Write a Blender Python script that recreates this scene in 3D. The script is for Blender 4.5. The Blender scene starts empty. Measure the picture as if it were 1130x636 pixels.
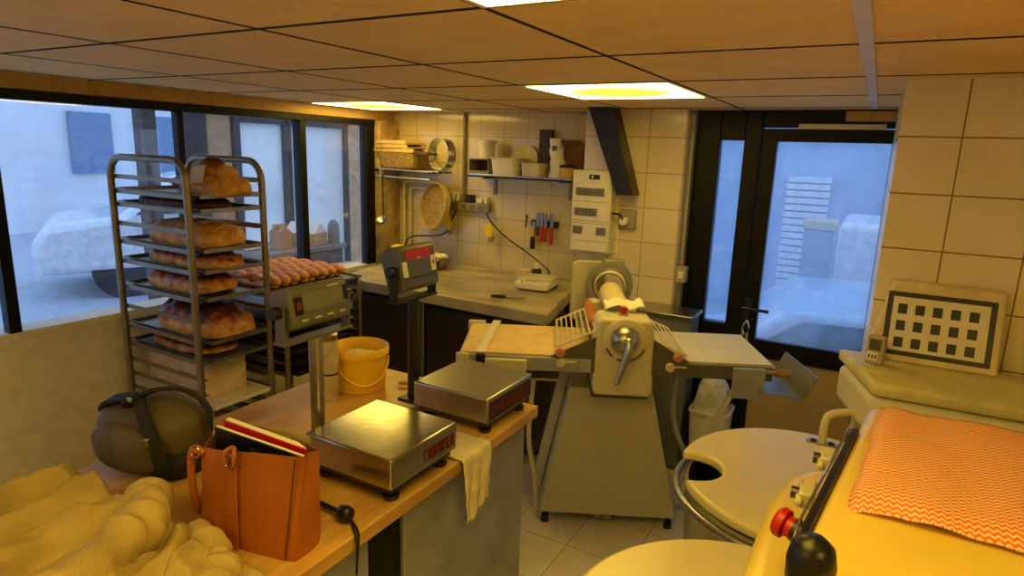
import bpy, bmesh, math, random
from math import pi, sin, cos, radians
from mathutils import Vector, Matrix, noise
random.seed(7)
SC = bpy.context.scene
COL = SC.collection
V3 = Vector

# ------------------------------------------------------------------ materials
def lin(h):
    h = h.lstrip('#')
    out = []
    for i in (0, 2, 4):
        c = int(h[i:i+2], 16) / 255
        out.append(c/12.92 if c <= .04045 else ((c+.055)/1.055)**2.4)
    return (*out, 1)

def col(c):
    return lin(c) if isinstance(c, str) else (*c, 1) if len(c) == 3 else c

def new_mat(name):
    m = bpy.data.materials.new(name); m.use_nodes = True
    nt = m.node_tree
    return m, nt, nt.nodes['Principled BSDF']

def mat(name, c, rough=.5, metal=0., var=.12, scale=14., bump=0., bscale=None, c2=None, coords='Object', stretch=(1,1,1), spec=.5, coat=0.):
    """procedural: noise mixes two tones, optional bump"""
    m, nt, b = new_mat(name)
    c = col(c)
    if c2 is None:
        c2 = tuple(max(0, x*(1-2*var)) for x in c[:3]) + (1,)
        c1 = tuple(min(1, x*(1+.4*var)) for x in c[:3]) + (1,)
    else:
        c1, c2 = c, col(c2)
    tc = nt.nodes.new('ShaderNodeTexCoord')
    mp = nt.nodes.new('ShaderNodeMapping'); mp.inputs['Scale'].default_value = stretch
    nt.links.new(tc.outputs[coords], mp.inputs[0])
    n = nt.nodes.new('ShaderNodeTexNoise'); n.inputs['Scale'].default_value = scale
    n.inputs['Detail'].default_value = 5; n.inputs['Roughness'].default_value = .6
    nt.links.new(mp.outputs[0], n.inputs['Vector'])
    r = nt.nodes.new('ShaderNodeValToRGB')
    r.color_ramp.elements[0].position = .3; r.color_ramp.elements[1].position = .7
    r.color_ramp.elements[0].color = c2; r.color_ramp.elements[1].color = c1
    nt.links.new(n.outputs['Fac'], r.inputs[0])
    nt.links.new(r.outputs[0], b.inputs['Base Color'])
    b.inputs['Roughness'].default_value = rough
    b.inputs['Metallic'].default_value = metal
    b.inputs['Specular IOR Level'].default_value = spec
    b.inputs['Coat Weight'].default_value = coat
    if bump:
        bp = nt.nodes.new('ShaderNodeBump'); bp.inputs['Strength'].default_value = bump
        bp.inputs['Distance'].default_value = .01
        n2 = nt.nodes.new('ShaderNodeTexNoise'); n2.inputs['Scale'].default_value = bscale or scale*4
        n2.inputs['Detail'].default_value = 4
        nt.links.new(mp.outputs[0], n2.inputs['Vector'])
        nt.links.new(n2.outputs['Fac'], bp.inputs['Height'])
        nt.links.new(bp.outputs[0], b.inputs['Normal'])
    return m

def tile_mat(name, axes, origin, size, c, grout, rough=.18, mortar=.0022, var=.05, wear=0.):
    """square ceramic tiles in the plane of two object axes"""
    m, nt, b = new_mat(name)
    tc = nt.nodes.new('ShaderNodeTexCoord')
    sp = nt.nodes.new('ShaderNodeSeparateXYZ'); nt.links.new(tc.outputs['Object'], sp.inputs[0])
    cb = nt.nodes.new('ShaderNodeCombineXYZ')
    for k in (0, 1):
        a = nt.nodes.new('ShaderNodeMath'); a.operation = 'SUBTRACT'
        nt.links.new(sp.outputs[axes[k]], a.inputs[0]); a.inputs[1].default_value = origin[k] - 20*size[k]
        nt.links.new(a.outputs[0], cb.inputs[k])
    br = nt.nodes.new('ShaderNodeTexBrick'); br.offset = 0; br.squash = 1
    br.inputs['Scale'].default_value = 1
    br.inputs['Brick Width'].default_value = size[0]; br.inputs['Row Height'].default_value = size[1]
    br.inputs['Mortar Size'].default_value = mortar; br.inputs['Mortar Smooth'].default_value = .2
    cc = col(c)
    br.inputs['Color1'].default_value = cc
    br.inputs['Color2'].default_value = tuple(x*(1-var) for x in cc[:3]) + (1,)
    br.inputs['Mortar'].default_value = col(grout)
    nt.links.new(cb.outputs[0], br.inputs['Vector'])
    n = nt.nodes.new('ShaderNodeTexNoise'); n.inputs['Scale'].default_value = 3.5; n.inputs['Detail'].default_value = 6
    nt.links.new(tc.outputs['Object'], n.inputs['Vector'])
    mx = nt.nodes.new('ShaderNodeMix'); mx.data_type = 'RGBA'; mx.blend_type = 'MULTIPLY'
    rp = nt.nodes.new('ShaderNodeValToRGB')
    rp.color_ramp.elements[0].position = .35; rp.color_ramp.elements[1].position = .65
    k = 1 - max(wear, .06)
    rp.color_ramp.elements[0].color = (k, k*.97, k*.9, 1); rp.color_ramp.elements[1].color = (1, 1, 1, 1)
    nt.links.new(n.outputs['Fac'], rp.inputs[0])
    mx.inputs[0].default_value = 1
    nt.links.new(br.outputs['Color'], mx.inputs[6]); nt.links.new(rp.outputs[0], mx.inputs[7])
    nt.links.new(mx.outputs[2], b.inputs['Base Color'])
    b.inputs['Roughness'].default_value = rough
    bp = nt.nodes.new('ShaderNodeBump'); bp.inputs['Strength'].default_value = .35; bp.inputs['Distance'].default_value = .003
    bp.invert = True
    nt.links.new(br.outputs['Fac'], bp.inputs['Height']); nt.links.new(bp.outputs[0], b.inputs['Normal'])
    return m

def wood_mat(name, c1, c2, rough=.4, stretch=(30, 2, 30), scale=1.6, planks=None):
    m, nt, b = new_mat(name)
    tc = nt.nodes.new('ShaderNodeTexCoord')
    mp = nt.nodes.new('ShaderNodeMapping'); mp.inputs['Scale'].default_value = stretch
    nt.links.new(tc.outputs['Object'], mp.inputs[0])
    n = nt.nodes.new('ShaderNodeTexNoise'); n.inputs['Scale'].default_value = scale
    n.inputs['Detail'].default_value = 6; n.inputs['Distortion'].default_value = .4
    nt.links.new(mp.outputs[0], n.inputs['Vector'])
    r = nt.nodes.new('ShaderNodeValToRGB')
    r.color_ramp.elements[0].position = .32; r.color_ramp.elements[1].position = .7
    r.color_ramp.elements[0].color = col(c2); r.color_ramp.elements[1].color = col(c1)
    nt.links.new(n.outputs['Fac'], r.inputs[0])
    n2 = nt.nodes.new('ShaderNodeTexNoise'); n2.inputs['Scale'].default_value = 5
    nt.links.new(tc.outputs['Object'], n2.inputs['Vector'])
    r2 = nt.nodes.new('ShaderNodeValToRGB')
    r2.color_ramp.elements[0].position = .3; r2.color_ramp.elements[1].position = .7
    r2.color_ramp.elements[0].color = (.62, .58, .55, 1); r2.color_ramp.elements[1].color = (1, 1, 1, 1)
    nt.links.new(n2.outputs['Fac'], r2.inputs[0])
    mx = nt.nodes.new('ShaderNodeMix'); mx.data_type = 'RGBA'; mx.blend_type = 'MULTIPLY'; mx.inputs[0].default_value = 1
    nt.links.new(r.outputs[0], mx.inputs[6]); nt.links.new(r2.outputs[0], mx.inputs[7])
    nt.links.new(mx.outputs[2], b.inputs['Base Color'])
    b.inputs['Roughness'].default_value = rough
    bp = nt.nodes.new('ShaderNodeBump'); bp.inputs['Strength'].default_value = .12
    nt.links.new(n.outputs['Fac'], bp.inputs['Height']); nt.links.new(bp.outputs[0], b.inputs['Normal'])
    return m

def glass_mat(name, dirt=.06, dirt_col=(.8, .85, .9), tint=(1, 1, 1), trans=False, gloss=.06, dscale=6.):
    """thin window pane: see-through, a little mirror, some dust that scatters light"""
    m = bpy.data.materials.new(name); m.use_nodes = True
    nt = m.node_tree; nt.nodes.clear()
    out = nt.nodes.new('ShaderNodeOutputMaterial')
    tr = nt.nodes.new('ShaderNodeBsdfTransparent'); tr.inputs[0].default_value = (*tint, 1)
    gl = nt.nodes.new('ShaderNodeBsdfGlossy'); gl.inputs['Roughness'].default_value = .02
    df = nt.nodes.new('ShaderNodeBsdfTranslucent'); df.inputs[0].default_value = (*dirt_col, 1)
    m1 = nt.nodes.new('ShaderNodeMixShader'); m1.inputs[0].default_value = gloss
    nt.links.new(tr.outputs[0], m1.inputs[1]); nt.links.new(gl.outputs[0], m1.inputs[2])
    m2 = nt.nodes.new('ShaderNodeMixShader')
    tc = nt.nodes.new('ShaderNodeTexCoord')
    n = nt.nodes.new('ShaderNodeTexNoise'); n.inputs['Scale'].default_value = dscale; n.inputs['Detail'].default_value = 8
    nt.links.new(tc.outputs['Object'], n.inputs['Vector'])
    mr = nt.nodes.new('ShaderNodeMapRange'); mr.inputs[1].default_value = .3; mr.inputs[2].default_value = .75
    mr.inputs[3].default_value = dirt*.55; mr.inputs[4].default_value = min(1, dirt*1.5)
    nt.links.new(n.outputs['Fac'], mr.inputs[0]); nt.links.new(mr.outputs[0], m2.inputs[0])
    nt.links.new(m1.outputs[0], m2.inputs[1]); nt.links.new(df.outputs[0], m2.inputs[2])
    nt.links.new(m2.outputs[0], out.inputs[0])
    return m

def emit_mat(name, c, s, c2=None):
    m = bpy.data.materials.new(name); m.use_nodes = True
    nt = m.node_tree; nt.nodes.clear()
    out = nt.nodes.new('ShaderNodeOutputMaterial')
    e = nt.nodes.new('ShaderNodeEmission'); e.inputs[1].default_value = s
    e.inputs[0].default_value = (*c, 1)
    if c2:
        # prismatic lamp cover: the tubes behind make the middle glow yellower than the rim
        tc = nt.nodes.new('ShaderNodeTexCoord')
        g = nt.nodes.new('ShaderNodeTexGradient'); g.gradient_type = 'SPHERICAL'
        mp = nt.nodes.new('ShaderNodeMapping'); mp.inputs['Scale'].default_value = (3.2, 3.6, 3.2)
        nt.links.new(tc.outputs['Object'], mp.inputs[0]); nt.links.new(mp.outputs[0], g.inputs[0])
        n = nt.nodes.new('ShaderNodeTexNoise'); n.inputs['Scale'].default_value = 60
        nt.links.new(tc.outputs['Object'], n.inputs['Vector'])
        mu = nt.nodes.new('ShaderNodeMath'); mu.operation = 'MULTIPLY_ADD'
        mu.inputs[1].default_value = .35; nt.links.new(n.outputs['Fac'], mu.inputs[0]); nt.links.new(g.outputs['Fac'], mu.inputs[2])
        r = nt.nodes.new('ShaderNodeValToRGB')
        r.color_ramp.elements[0].position = .3; r.color_ramp.elements[0].color = (*c, 1)
        r.color_ramp.elements[1].position = .62; r.color_ramp.elements[1].color = (*c2, 1)
        nt.links.new(mu.outputs[0], r.inputs[0]); nt.links.new(r.outputs[0], e.inputs[0])
    nt.links.new(e.outputs[0], out.inputs[0])
    return m

# ------------------------------------------------------------------ mesh builder
class M:
    def __init__(self, off=(0, 0, 0)):
        self.bm = bmesh.new(); self.off = V3(off)
    def box(self, lo, hi, rot=None, taper=None):
        """axis box lo..hi, optional (tx,ty) top scale, optional Matrix about its centre"""
        lo, hi = V3(lo), V3(hi); c = (lo+hi)/2; s = (hi-lo)/2
        vs = []
        for z in (-1, 1):
            for x, y in ((-1, -1), (1, -1), (1, 1), (-1, 1)):
                k = taper if (taper and z > 0) else (1, 1)
                p = V3((x*s.x*k[0], y*s.y*k[1], z*s.z))
                if rot: p = rot @ p
                vs.append(self.bm.verts.new(c+p))
        for f in ((3, 2, 1, 0), (4, 5, 6, 7), (0, 1, 5, 4), (1, 2, 6, 5), (2, 3, 7, 6), (3, 0, 4, 7)):
            self.bm.faces.new([vs[i] for i in f])
        return self
    def hexa(self, pts):
        vs = [self.bm.verts.new(V3(p)) for p in pts]
        for f in ((3, 2, 1, 0), (4, 5, 6, 7), (0, 1, 5, 4), (1, 2, 6, 5), (2, 3, 7, 6), (3, 0, 4, 7)):
            self.bm.faces.new([vs[i] for i in f])
        return self
    def prism(self, poly, a, b, plane='xy'):
        def P(p, h):
            return {'xy': (p[0], p[1], h), 'xz': (p[0], h, p[1]), 'yz': (h, p[0], p[1])}[plane]
        A = [self.bm.verts.new(P(p, a)) for p in poly]; B = [self.bm.verts.new(P(p, b)) for p in poly]
        n = len(poly)
        self.bm.faces.new(A[::-1]); self.bm.faces.new(B)
        for i in range(n):
            self.bm.faces.new((A[i], A[(i+1) % n], B[(i+1) % n], B[i]))
        return self
    def rings(self, rings, cap0=True, cap1=True, closed=True):
        R = [[self.bm.verts.new(V3(p)) for p in r] for r in rings]
        n = len(R[0])
        for a, b in zip(R, R[1:]):
            for i in range(n if closed else n-1):
                j = (i+1) % n
                self.bm.faces.new((a[i], a[j], b[j], b[i]))
        if cap0: self.bm.faces.new(R[0][::-1])
        if cap1: self.bm.faces.new(R[-1])
        return self
    def tube(self, pts, r, n=10, smooth=0, closed=False):
        pts = [V3(p) for p in pts]
        if smooth: pts = spline(pts, smooth, closed)
        rr = r if isinstance(r, (list, tuple)) else [r]*len(pts)
        if len(rr) != len(pts):
            rr = [rr[0] + (rr[-1]-rr[0])*i/(len(pts)-1) for i in range(len(pts))]
        rings = []; up = None
        for i, p in enumerate(pts):
            if closed: d = pts[(i+1) % len(pts)] - pts[i-1]
            else: d = pts[min(i+1, len(pts)-1)] - pts[max(i-1, 0)]
            d.normalize()
            if up is None:
                up = V3((0, 0, 1)) if abs(d.z) < .9 else V3((1, 0, 0))
            s = d.cross(up); s.normalize(); up = s.cross(d); up.normalize()
            rings.append([p + rr[i]*(cos(2*pi*k/n)*s + sin(2*pi*k/n)*up) for k in range(n)])
        if closed:
            rings.append(rings[0])
            R = [[self.bm.verts.new(q) for q in r_] for r_ in rings[:-1]]
            for a, b in zip(R, R[1:]+[R[0]]):
                for i in range(n):
                    j = (i+1) % n; self.bm.faces.new((a[i], a[j], b[j], b[i]))
            return self
        return self.rings(rings)
    def cyl(self, a, b, r, r2=None, n=28):
        return self.tube([a, b], [r, r if r2 is None else r2], n)
    def lathe(self, prof, c=(0, 0, 0), axis=(0, 0, 1), n=32, cap=True):
        """profile [(r,h)...] about an axis through c"""
        ax = V3(axis).normalized()
        s = ax.orthogonal().normalized(); t = ax.cross(s)
        c = V3(c)
        rings = [[c + ax*h + max(r, 1e-4)*(cos(2*pi*k/n)*s + sin(2*pi*k/n)*t) for k in range(n)] for r, h in prof]
        return self.rings(rings, cap, cap)
    def ball(self, c, r, sc=(1, 1, 1), seg=20):
        mtx = Matrix.Translation(V3(c)) @ Matrix.Diagonal((r*sc[0], r*sc[1], r*sc[2], 1))
        bmesh.ops.create_uvsphere(self.bm, u_segments=seg, v_segments=seg//2+2, radius=1, matrix=mtx)
        return self
    def sheet(self, f, nu, nv, thick=0.):
        G = [[self.bm.verts.new(V3(f(i/nu, j/nv))) for j in range(nv+1)] for i in range(nu+1)]
        fs = []
        for i in range(nu):
            for j in range(nv):
                fs.append(self.bm.faces.new((G[i][j], G[i+1][j], G[i+1][j+1], G[i][j+1])))
        if thick:
            bmesh.ops.solidify(self.bm, geom=fs, thickness=thick)
        return self
    def build(self, name, m, parent=None, loc=None, rotz=0, bevel=0, seg=2, subsurf=0, flat=False, angle=38, solid=0, rot=None, apply=None):
        if self.off.length:
            bmesh.ops.translate(self.bm, verts=self.bm.verts, vec=-self.off)
        bmesh.ops.recalc_face_normals(self.bm, faces=self.bm.faces)
        me = bpy.data.meshes.new(name); self.bm.to_mesh(me); self.bm.free()
        o = bpy.data.objects.new(name, me); COL.objects.link(o)
        for x in (m if isinstance(m, list) else [m]): me.materials.append(x)
        if not flat:
            me.shade_smooth(); me.set_sharp_from_angle(angle=radians(angle))
        if parent:
            o.parent = parent
            if parent.name in OFF: OFF[o.name] = OFF[parent.name]
        if loc is not None:
            o.location = loc
            if not parent: OFF[o.name] = V3(loc)
        if rotz: o.rotation_euler = (0, 0, rotz)
        if rot: o.rotation_euler = rot
        if solid:
            md = o.modifiers.new('solid', 'SOLIDIFY'); md.thickness = solid; md.offset = 0
        if bevel:
            md = o.modifiers.new('bevel', 'BEVEL'); md.width = bevel; md.segments = seg
            md.limit_method = 'ANGLE'; md.angle_limit = radians(35)
        if subsurf:
            md = o.modifiers.new('sub', 'SUBSURF'); md.levels = md.render_levels = subsurf
        return o

OFF = {}
def spline(pts, k, closed=False):
    n = len(pts); out = []
    def g(i): return pts[i % n] if closed else pts[max(0, min(n-1, i))]
    for i in range(n if closed else n-1):
        a, b, c, d = g(i-1), g(i), g(i+1), g(i+2)
        for s in range(k):
            t = s/k
            out.append(.5*((2*b) + (c-a)*t + (2*a-5*b+4*c-d)*t*t + (3*b-a-3*c+d)*t**3))
    if not closed: out.append(pts[-1])
    return out

def rrect(x0, x1, y0, y1, r, n=5):
    out = []
    for cx, cy, a in ((x1-r, y0+r, -90), (x1-r, y1-r, 0), (x0+r, y1-r, 90), (x0+r, y0+r, 180)):
        for k in range(n+1):
            t = radians(a + 90*k/n); out.append((cx+r*cos(t), cy+r*sin(t)))
    return out

def thing(name, label, cat, loc=(0, 0, 0), rotz=0, group=None):
    o = bpy.data.objects.new(name, None); COL.objects.link(o)
    o.empty_display_size = .1
    o.location = loc; o.rotation_euler = (0, 0, rotz)
    o['label'] = label; o['category'] = cat
    if group: o['group'] = group
    OFF[o.name] = V3(loc)
    return o

def tag(o, label, cat, group=None, kind=None):
    o['label'] = label; o['category'] = cat
    if group: o['group'] = group
    if kind: o['kind'] = kind
    return o

def struct(o, label=None):
    o['kind'] = 'structure'
    if label: o['label'] = label
    return o

def copy_tree(o, parent=None, loc=None, rotz=None):
    c = o.copy(); COL.objects.link(c)
    if parent: c.parent = parent
    if loc is not None: c.location = loc
    if rotz is not None: c.rotation_euler = (0, 0, rotz)
    for ch in list(o.children): copy_tree(ch, c)
    return c

# palette -----------------------------------------------------------
CEIL = mat('aged_ceiling_tile', '#f0d090', .75, var=.07, scale=6, bump=.4, bscale=90)
CEILW = mat('ceiling_bar_white', '#cfc8bd', .5, var=.06)
CEILD = mat('ceiling_gap_dark', '#23160b', .9)
TILE_BACK = tile_mat('back_wall_tiles', (0, 2), (-2.378, 1.79), (.183, .181), '#dacca6', '#a8956c', .1)
TILE_COL = tile_mat('pillar_tiles', (0, 2), (-1.124, 1.80), (.2, .193), '#decfae', '#9c8c6a', .14, .0025)
TILE_SIDE = tile_mat('side_wall_tiles', (0, 2), (.2, 1.611), (.2, .173), '#ece3ca', '#8a7443', .25, .0025)
FLOOR = tile_mat('floor_tiles', (0, 1), (-.99, 2.322), (.285, .285), '#e6dcc6', '#8f8064', .35, .002, wear=.16)
PLASTER = mat('plaster', '#ece2cb', .8, var=.08, bump=.15)
OCHRE = mat('ochre_paint', '#c8a25a', .5, var=.1)
STONE = mat('rough_stone', '#c6a878', .9, scale=11, c2='#7d6648', bump=1., bscale=26)
STONE_OUT = mat('pink_stone', '#e2b78c', .9, scale=9, c2='#b88c66', bump=.8, bscale=22)
BLACK = mat('black_metal', '#1b1512', .38, var=.2)
BLACKW = mat('black_frame', '#090807', .45, var=.2, spec=.25)
BPLASTIC = mat('black_plastic', '#131211', .35, var=.2)
STEEL = mat('brushed_steel', '#b9b6ae', .32, 1., var=.12, scale=3, stretch=(1, 40, 40), bump=.05)
STEELD = mat('dark_steel', '#5b544a', .4, 1., var=.2, scale=4)
STEELG = mat('grey_steel_panel', '#a6a9b4', .42, .2, var=.16, scale=6)
STEELP = mat('polished_pan', '#bfbbb0', .17, 1., var=.10, scale=5, bump=.03)
CHROME = mat('chrome', '#d8d8d6', .12, 1., var=.03)
CREAM = mat('cream_enamel', '#d3c9a8', .34, var=.06, scale=5)
GREYBEIGE = mat('greige_enamel', '#bbb59e', .42, var=.05, scale=4)
GREYD = mat('dark_grey_enamel', '#5d5a52', .45, var=.12)
YELLOWP = mat('butter_plastic', '#ddcf9c', .3, var=.05, scale=4)
YELLOWH = mat('hood_enamel', '#f3d45c', .28, var=.05, scale=4)
WOOD = wood_mat('maple_top', '#e4bb66', '#cf9c4c', .34, (22, 1.6, 22))
WOODW = wood_mat('worn_wood', '#7c5634', '#4c321e', .6)
MARBLE = mat('floured_marble', '#cabd9c', .3, scale=3., c2='#7b7056', bump=.05, stretch=(1, 2.5, 1))
DARKP = mat('dark_panel', '#33261c', .38, var=.25, scale=3)
RED = mat('red_plastic', '#c8170f', .35)
REDD = mat('red_label', '#74211a', .45)
ORANGE = mat('orange_plastic', '#bd6d36', .4)
WHITEP = mat('white_plastic', '#e6dfcd', .4, var=.05)
WHITEC = mat('white_cloth', '#e4d8b4', .9, var=.1, bump=.4, bscale=160)
PAPER = mat('white_paper', '#ebe6da', .8, var=.04)
KRAFT = mat('kraft_paper', '#b98d58', .8, var=.12, bump=.2)
CARD = mat('cardboard', '#c09a6e', .85, var=.1)
LEATHER = mat('tan_leather', '#b8661c', .42, var=.16, scale=7, bump=.22, bscale=150)
LEATHERD = mat('tan_leather_lining', '#6e3a16', .8, var=.2)
OLIVE = mat('olive_nylon', '#615538', .62, var=.2, scale=8, bump=.3, bscale=90)
COAT = mat('khaki_cotton', '#bfa768', .85, var=.14, scale=9, bump=.3, bscale=120)
WEB = mat('black_webbing', '#15120f', .7, bump=.4, bscale=200)
LIGHTC = mat('grey_case', '#5c5b52', .45, var=.08)
SLATE = mat('slate_case', '#505454', .45, var=.08)
LCD = mat('lcd_glass', '#6e6f68', .15, var=.05)
LCDD = mat('dark_screen', '#2d3033', .12, var=.1)
YEL = mat('yellow_bucket', '#f8c628', .35, var=.07, scale=5)
YELTAG = mat('yellow_foam', '#f0d51e', .7)
WICKER = mat('straw', '#c9a758', .9, scale=60, c2='#8b6a2e', bump=1., bscale=150)
GREYBOARD = mat('galvanised_board', '#8d8f8c', .42, .5, var=.12, scale=6)
BLUEBELT = mat('white_belt', '#cfcbc2', .6, var=.05)
TANBELT = mat('canvas_belt', '#e2c48c', .8, var=.1, scale=12, bump=.2, bscale=200)
BRASS = mat('brass', '#b49349', .35, .9)
PIPE = mat('painted_pipe', '#d9cba0', .45)
ALU = mat('aluminium_tray', '#9a958c', .38, .9, var=.15)
RACKM = mat('rack_metal', '#968a76', .38, .85, var=.12)
GREYBOX = mat('grey_plastic', '#9a958a', .5)
PINKK = mat('salmon_plastic', '#c9806c', .4)

def bread_mat(name, top, crust, flour=.0):
    m, nt, b = new_mat(name)
    tc = nt.nodes.new('ShaderNodeTexCoord')
    n = nt.nodes.new('ShaderNodeTexNoise'); n.inputs['Scale'].default_value = 26; n.inputs['Detail'].default_value = 7
    nt.links.new(tc.outputs['Object'], n.inputs['Vector'])
    r = nt.nodes.new('ShaderNodeValToRGB')
    r.color_ramp.elements[0].position = .36; r.color_ramp.elements[1].position = .66
    r.color_ramp.elements[0].color = col(crust); r.color_ramp.elements[1].color = col(top)
    nt.links.new(n.outputs['Fac'], r.inputs[0]); nt.links.new(r.outputs[0], b.inputs['Base Color'])
    b.inputs['Roughness'].default_value = .5
    bp = nt.nodes.new('ShaderNodeBump'); bp.inputs['Strength'].default_value = .5; bp.inputs['Distance'].default_value = .01
    nt.links.new(n.outputs['Fac'], bp.inputs['Height']); nt.links.new(bp.outputs[0], b.inputs['Normal'])
    return m
def topped_mat(name, side, top, dark):
    """golden flanks with a darker seeded crust along the top of the loaf"""
    m, nt, b = new_mat(name)
    tc = nt.nodes.new('ShaderNodeTexCoord'); sp = nt.nodes.new('ShaderNodeSeparateXYZ'); nt.links.new(tc.outputs['Generated'], sp.inputs[0])
    n = nt.nodes.new('ShaderNodeTexNoise'); n.inputs['Scale'].default_value = 24; n.inputs['Detail'].default_value = 7
    nt.links.new(tc.outputs['Object'], n.inputs['Vector'])
    a = nt.nodes.new('ShaderNodeMath'); a.operation = 'MULTIPLY_ADD'; a.inputs[1].default_value = 1.1
    nt.links.new(n.outputs['Fac'], a.inputs[0]); nt.links.new(sp.outputs['Z'], a.inputs[2])
    r = nt.nodes.new('ShaderNodeValToRGB'); e = r.color_ramp.elements
    mr = nt.nodes.new('ShaderNodeMapRange'); mr.inputs[1].default_value = .55; mr.inputs[2].default_value = 1.45
    nt.links.new(a.outputs[0], mr.inputs[0]); nt.links.new(mr.outputs[0], r.inputs[0])
    e[0].position = .25; e[0].color = col(side); e[1].position = .62; e[1].color = col(top)
    q = e.new(.8); q.color = col(dark)
    nt.links.new(r.outputs[0], b.inputs['Base Color']); b.inputs['Roughness'].default_value = .45
    bp = nt.nodes.new('ShaderNodeBump'); bp.inputs['Strength'].default_value = .6; bp.inputs['Distance'].default_value = .01
    nt.links.new(n.outputs['Fac'], bp.inputs['Height']); nt.links.new(bp.outputs[0], b.inputs['Normal'])
    return m
BREAD_G = bread_mat('golden_crust', '#e3b050', '#b8762c')
BREAD_R = topped_mat('red_brown_crust', '#dca24a', '#9a5026', '#5a2416')
BREAD_D = bread_mat('dark_crust', '#6e3c20', '#371b10')
CROIS = bread_mat('croissant_crust', '#e8ac62', '#bf7436')
CUT = mat('pale_score', '#dcb070', .7)

# ------------------------------------------------------------------ camera
cam = bpy.data.cameras.new('camera'); camo = bpy.data.objects.new('camera', cam); COL.objects.link(camo)
yaw, pit, rol = -0.5119939, 0.2121666, 0.0326120
fwd = V3((sin(yaw)*cos(pit), cos(yaw)*cos(pit), -sin(pit))); rgt = V3((cos(yaw), -sin(yaw), 0)); upv = rgt.cross(fwd)
r_ = cos(rol)*rgt + sin(rol)*upv; u_ = -sin(rol)*rgt + cos(rol)*upv
camo.matrix_world = Matrix(((r_.x, u_.x, -fwd.x, 0), (r_.y, u_.y, -fwd.y, 0), (r_.z, u_.z, -fwd.z, 1.7), (0, 0, 0, 1)))
cam.sensor_fit = 'HORIZONTAL'; cam.sensor_width = 36; cam.lens = 699/1130*36
cam.shift_x = -1/1130; cam.clip_start = .02
SC.camera = camo

# ------------------------------------------------------------------ world (overcast daylight outside)
w = bpy.data.worlds.new('daylight'); SC.world = w; w.use_nodes = True
bg = w.node_tree.nodes['Background']
WT = w.node_tree
tcw = WT.nodes.new('ShaderNodeTexCoord'); sx = WT.nodes.new('ShaderNodeSeparateXYZ'); WT.links.new(tcw.outputs['Generated'], sx.inputs[0])
rw = WT.nodes.new('ShaderNodeValToRGB'); WT.links.new(sx.outputs['Z'], rw.inputs[0])
rw.color_ramp.elements[0].color = (.42, .56, .80, 1); rw.color_ramp.elements[1].color = (.30, .52, .95, 1)
WT.links.new(rw.outputs[0], bg.inputs[0]); bg.inputs[1].default_value = 1.7

H = 1.952
# ------------------------------------------------------------------ shell
struct(M().box((-3.4, -1.4, -.1), (2.1, 3.8, 0)).build('floor', FLOOR, loc=(0, 0, 0)))
LIGHTS = [(-1.26, 2.23), (-.66, .43), (-3.06, 2.83), (-1.26, -.77), (.54, -.17)]  # last two are unseen extra panels, added to brighten the room
AX = [-.06-.6*k for k in range(-4, 7)]; BY = [1.03+.6*k for k in range(-4, 6)]
cm = M()
for x in AX:
    for y in BY:
        if any(abs(x-a) < .05 and abs(y-b) < .05 for a, b in LIGHTS): continue
        x0, x1, y0, y1 = max(x, -3.15), min(x+.6, 2.), max(y, -1.2), min(y+.6, 3.72)
        if x1-x0 < .02 or y1-y0 < .02: continue
        g = .0055
        cm.box((x0+g, y0+g, H), (x1-g, y1-g, H+.012))
struct(cm.build('ceiling', CEIL, loc=(0, 0, 0), bevel=.002, seg=1))
struct(M().box((-3.4, -1.4, H+.075), (2.1, 3.8, H+.12)).build('ceiling_backing', CEILD, loc=(0, 0, 0)))
cb = M()
for x in AX:
    if x > -3.1: cb.box((x-.0042, -1.2, H-.0012), (x+.0042, 3.72, H+.03))
for y in BY: cb.box((-3.15, y-.005, H-.0016), (2, y+.005, H+.028))
struct(cb.build('trim_1', CEILD, loc=(0, 0, 0)))
struct(M().box((-.074, -1.2, H-.006), (-.046, 3.5, H+.004)).build('trim_2', CEILW, loc=(0, 0, 0)))
# back wall, pillar, door wall, right walls, wall behind the photographer
struct(M().box((-3.2, 3.72, 0), (-.9, 3.9, H+.05)).build('wall_back', TILE_BACK, loc=(0, 0, 0)))
struct(M().box((-1.503, 3.47, 0), (-.918, 3.72, H)).build('wall_pillar', TILE_COL, loc=(0, 0, 0), bevel=.004))
struct(M().box((.036, 2.35, 0), (2.1, 3.75, H+.05)).build('wall_right', TILE_SIDE, loc=(0, 0, 0)))
struct(M().box((2.0, -1.3, 0), (2.1, 2.35, H+.05)).build('wall_far_right', PLASTER, loc=(0, 0, 0)))
struct(M().box((-3.25, -1.3, 0), (2.1, -1.2, H+.05)).build('wall_behind', PLASTER, loc=(0, 0, 0)))
# window wall on the left
struct(M().box((-3.25, -1.2, 0), (-3.15, 3.72, .84)).box((-3.27, -1.2, .84), (-3.13, 3.53, .87)).build('wall_left', PLASTER, loc=(0, 0, 0)))
struct(M().box((-3.25, -1.2, 1.885), (-3.13, 3.72, H+.03)).build('trim_3', OCHRE, loc=(0, 0, 0), bevel=.006))
struct(M().box((-3.25, 3.5, .84), (-3.08, 3.72, 1.885)).build('wall_stone_pier', STONE, loc=(0, 0, 0), bevel=.01))
win = bpy.data.objects.new('window_1', None); COL.objects.link(win); struct(win)
M().box((-3.22, -1.2, 1.845), (-3.12, 3.52, 1.885)).build('head_beam', BLACKW, win, bevel=.004)
for y, wd, dp in ((.45, .04, .05), (1.23, .045, .06), (2.055, .035, .05), (2.85, .048, .07), (3.465, .105, .06)):
    M().box((-3.15-dp*.6, y-wd/2, .87), (-3.15+dp*.4, y+wd/2, 1.845)).build('post', BLACKW, win, bevel=.003)
GL = glass_mat('window_glass', .02, (.8, .86, .95))
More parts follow.
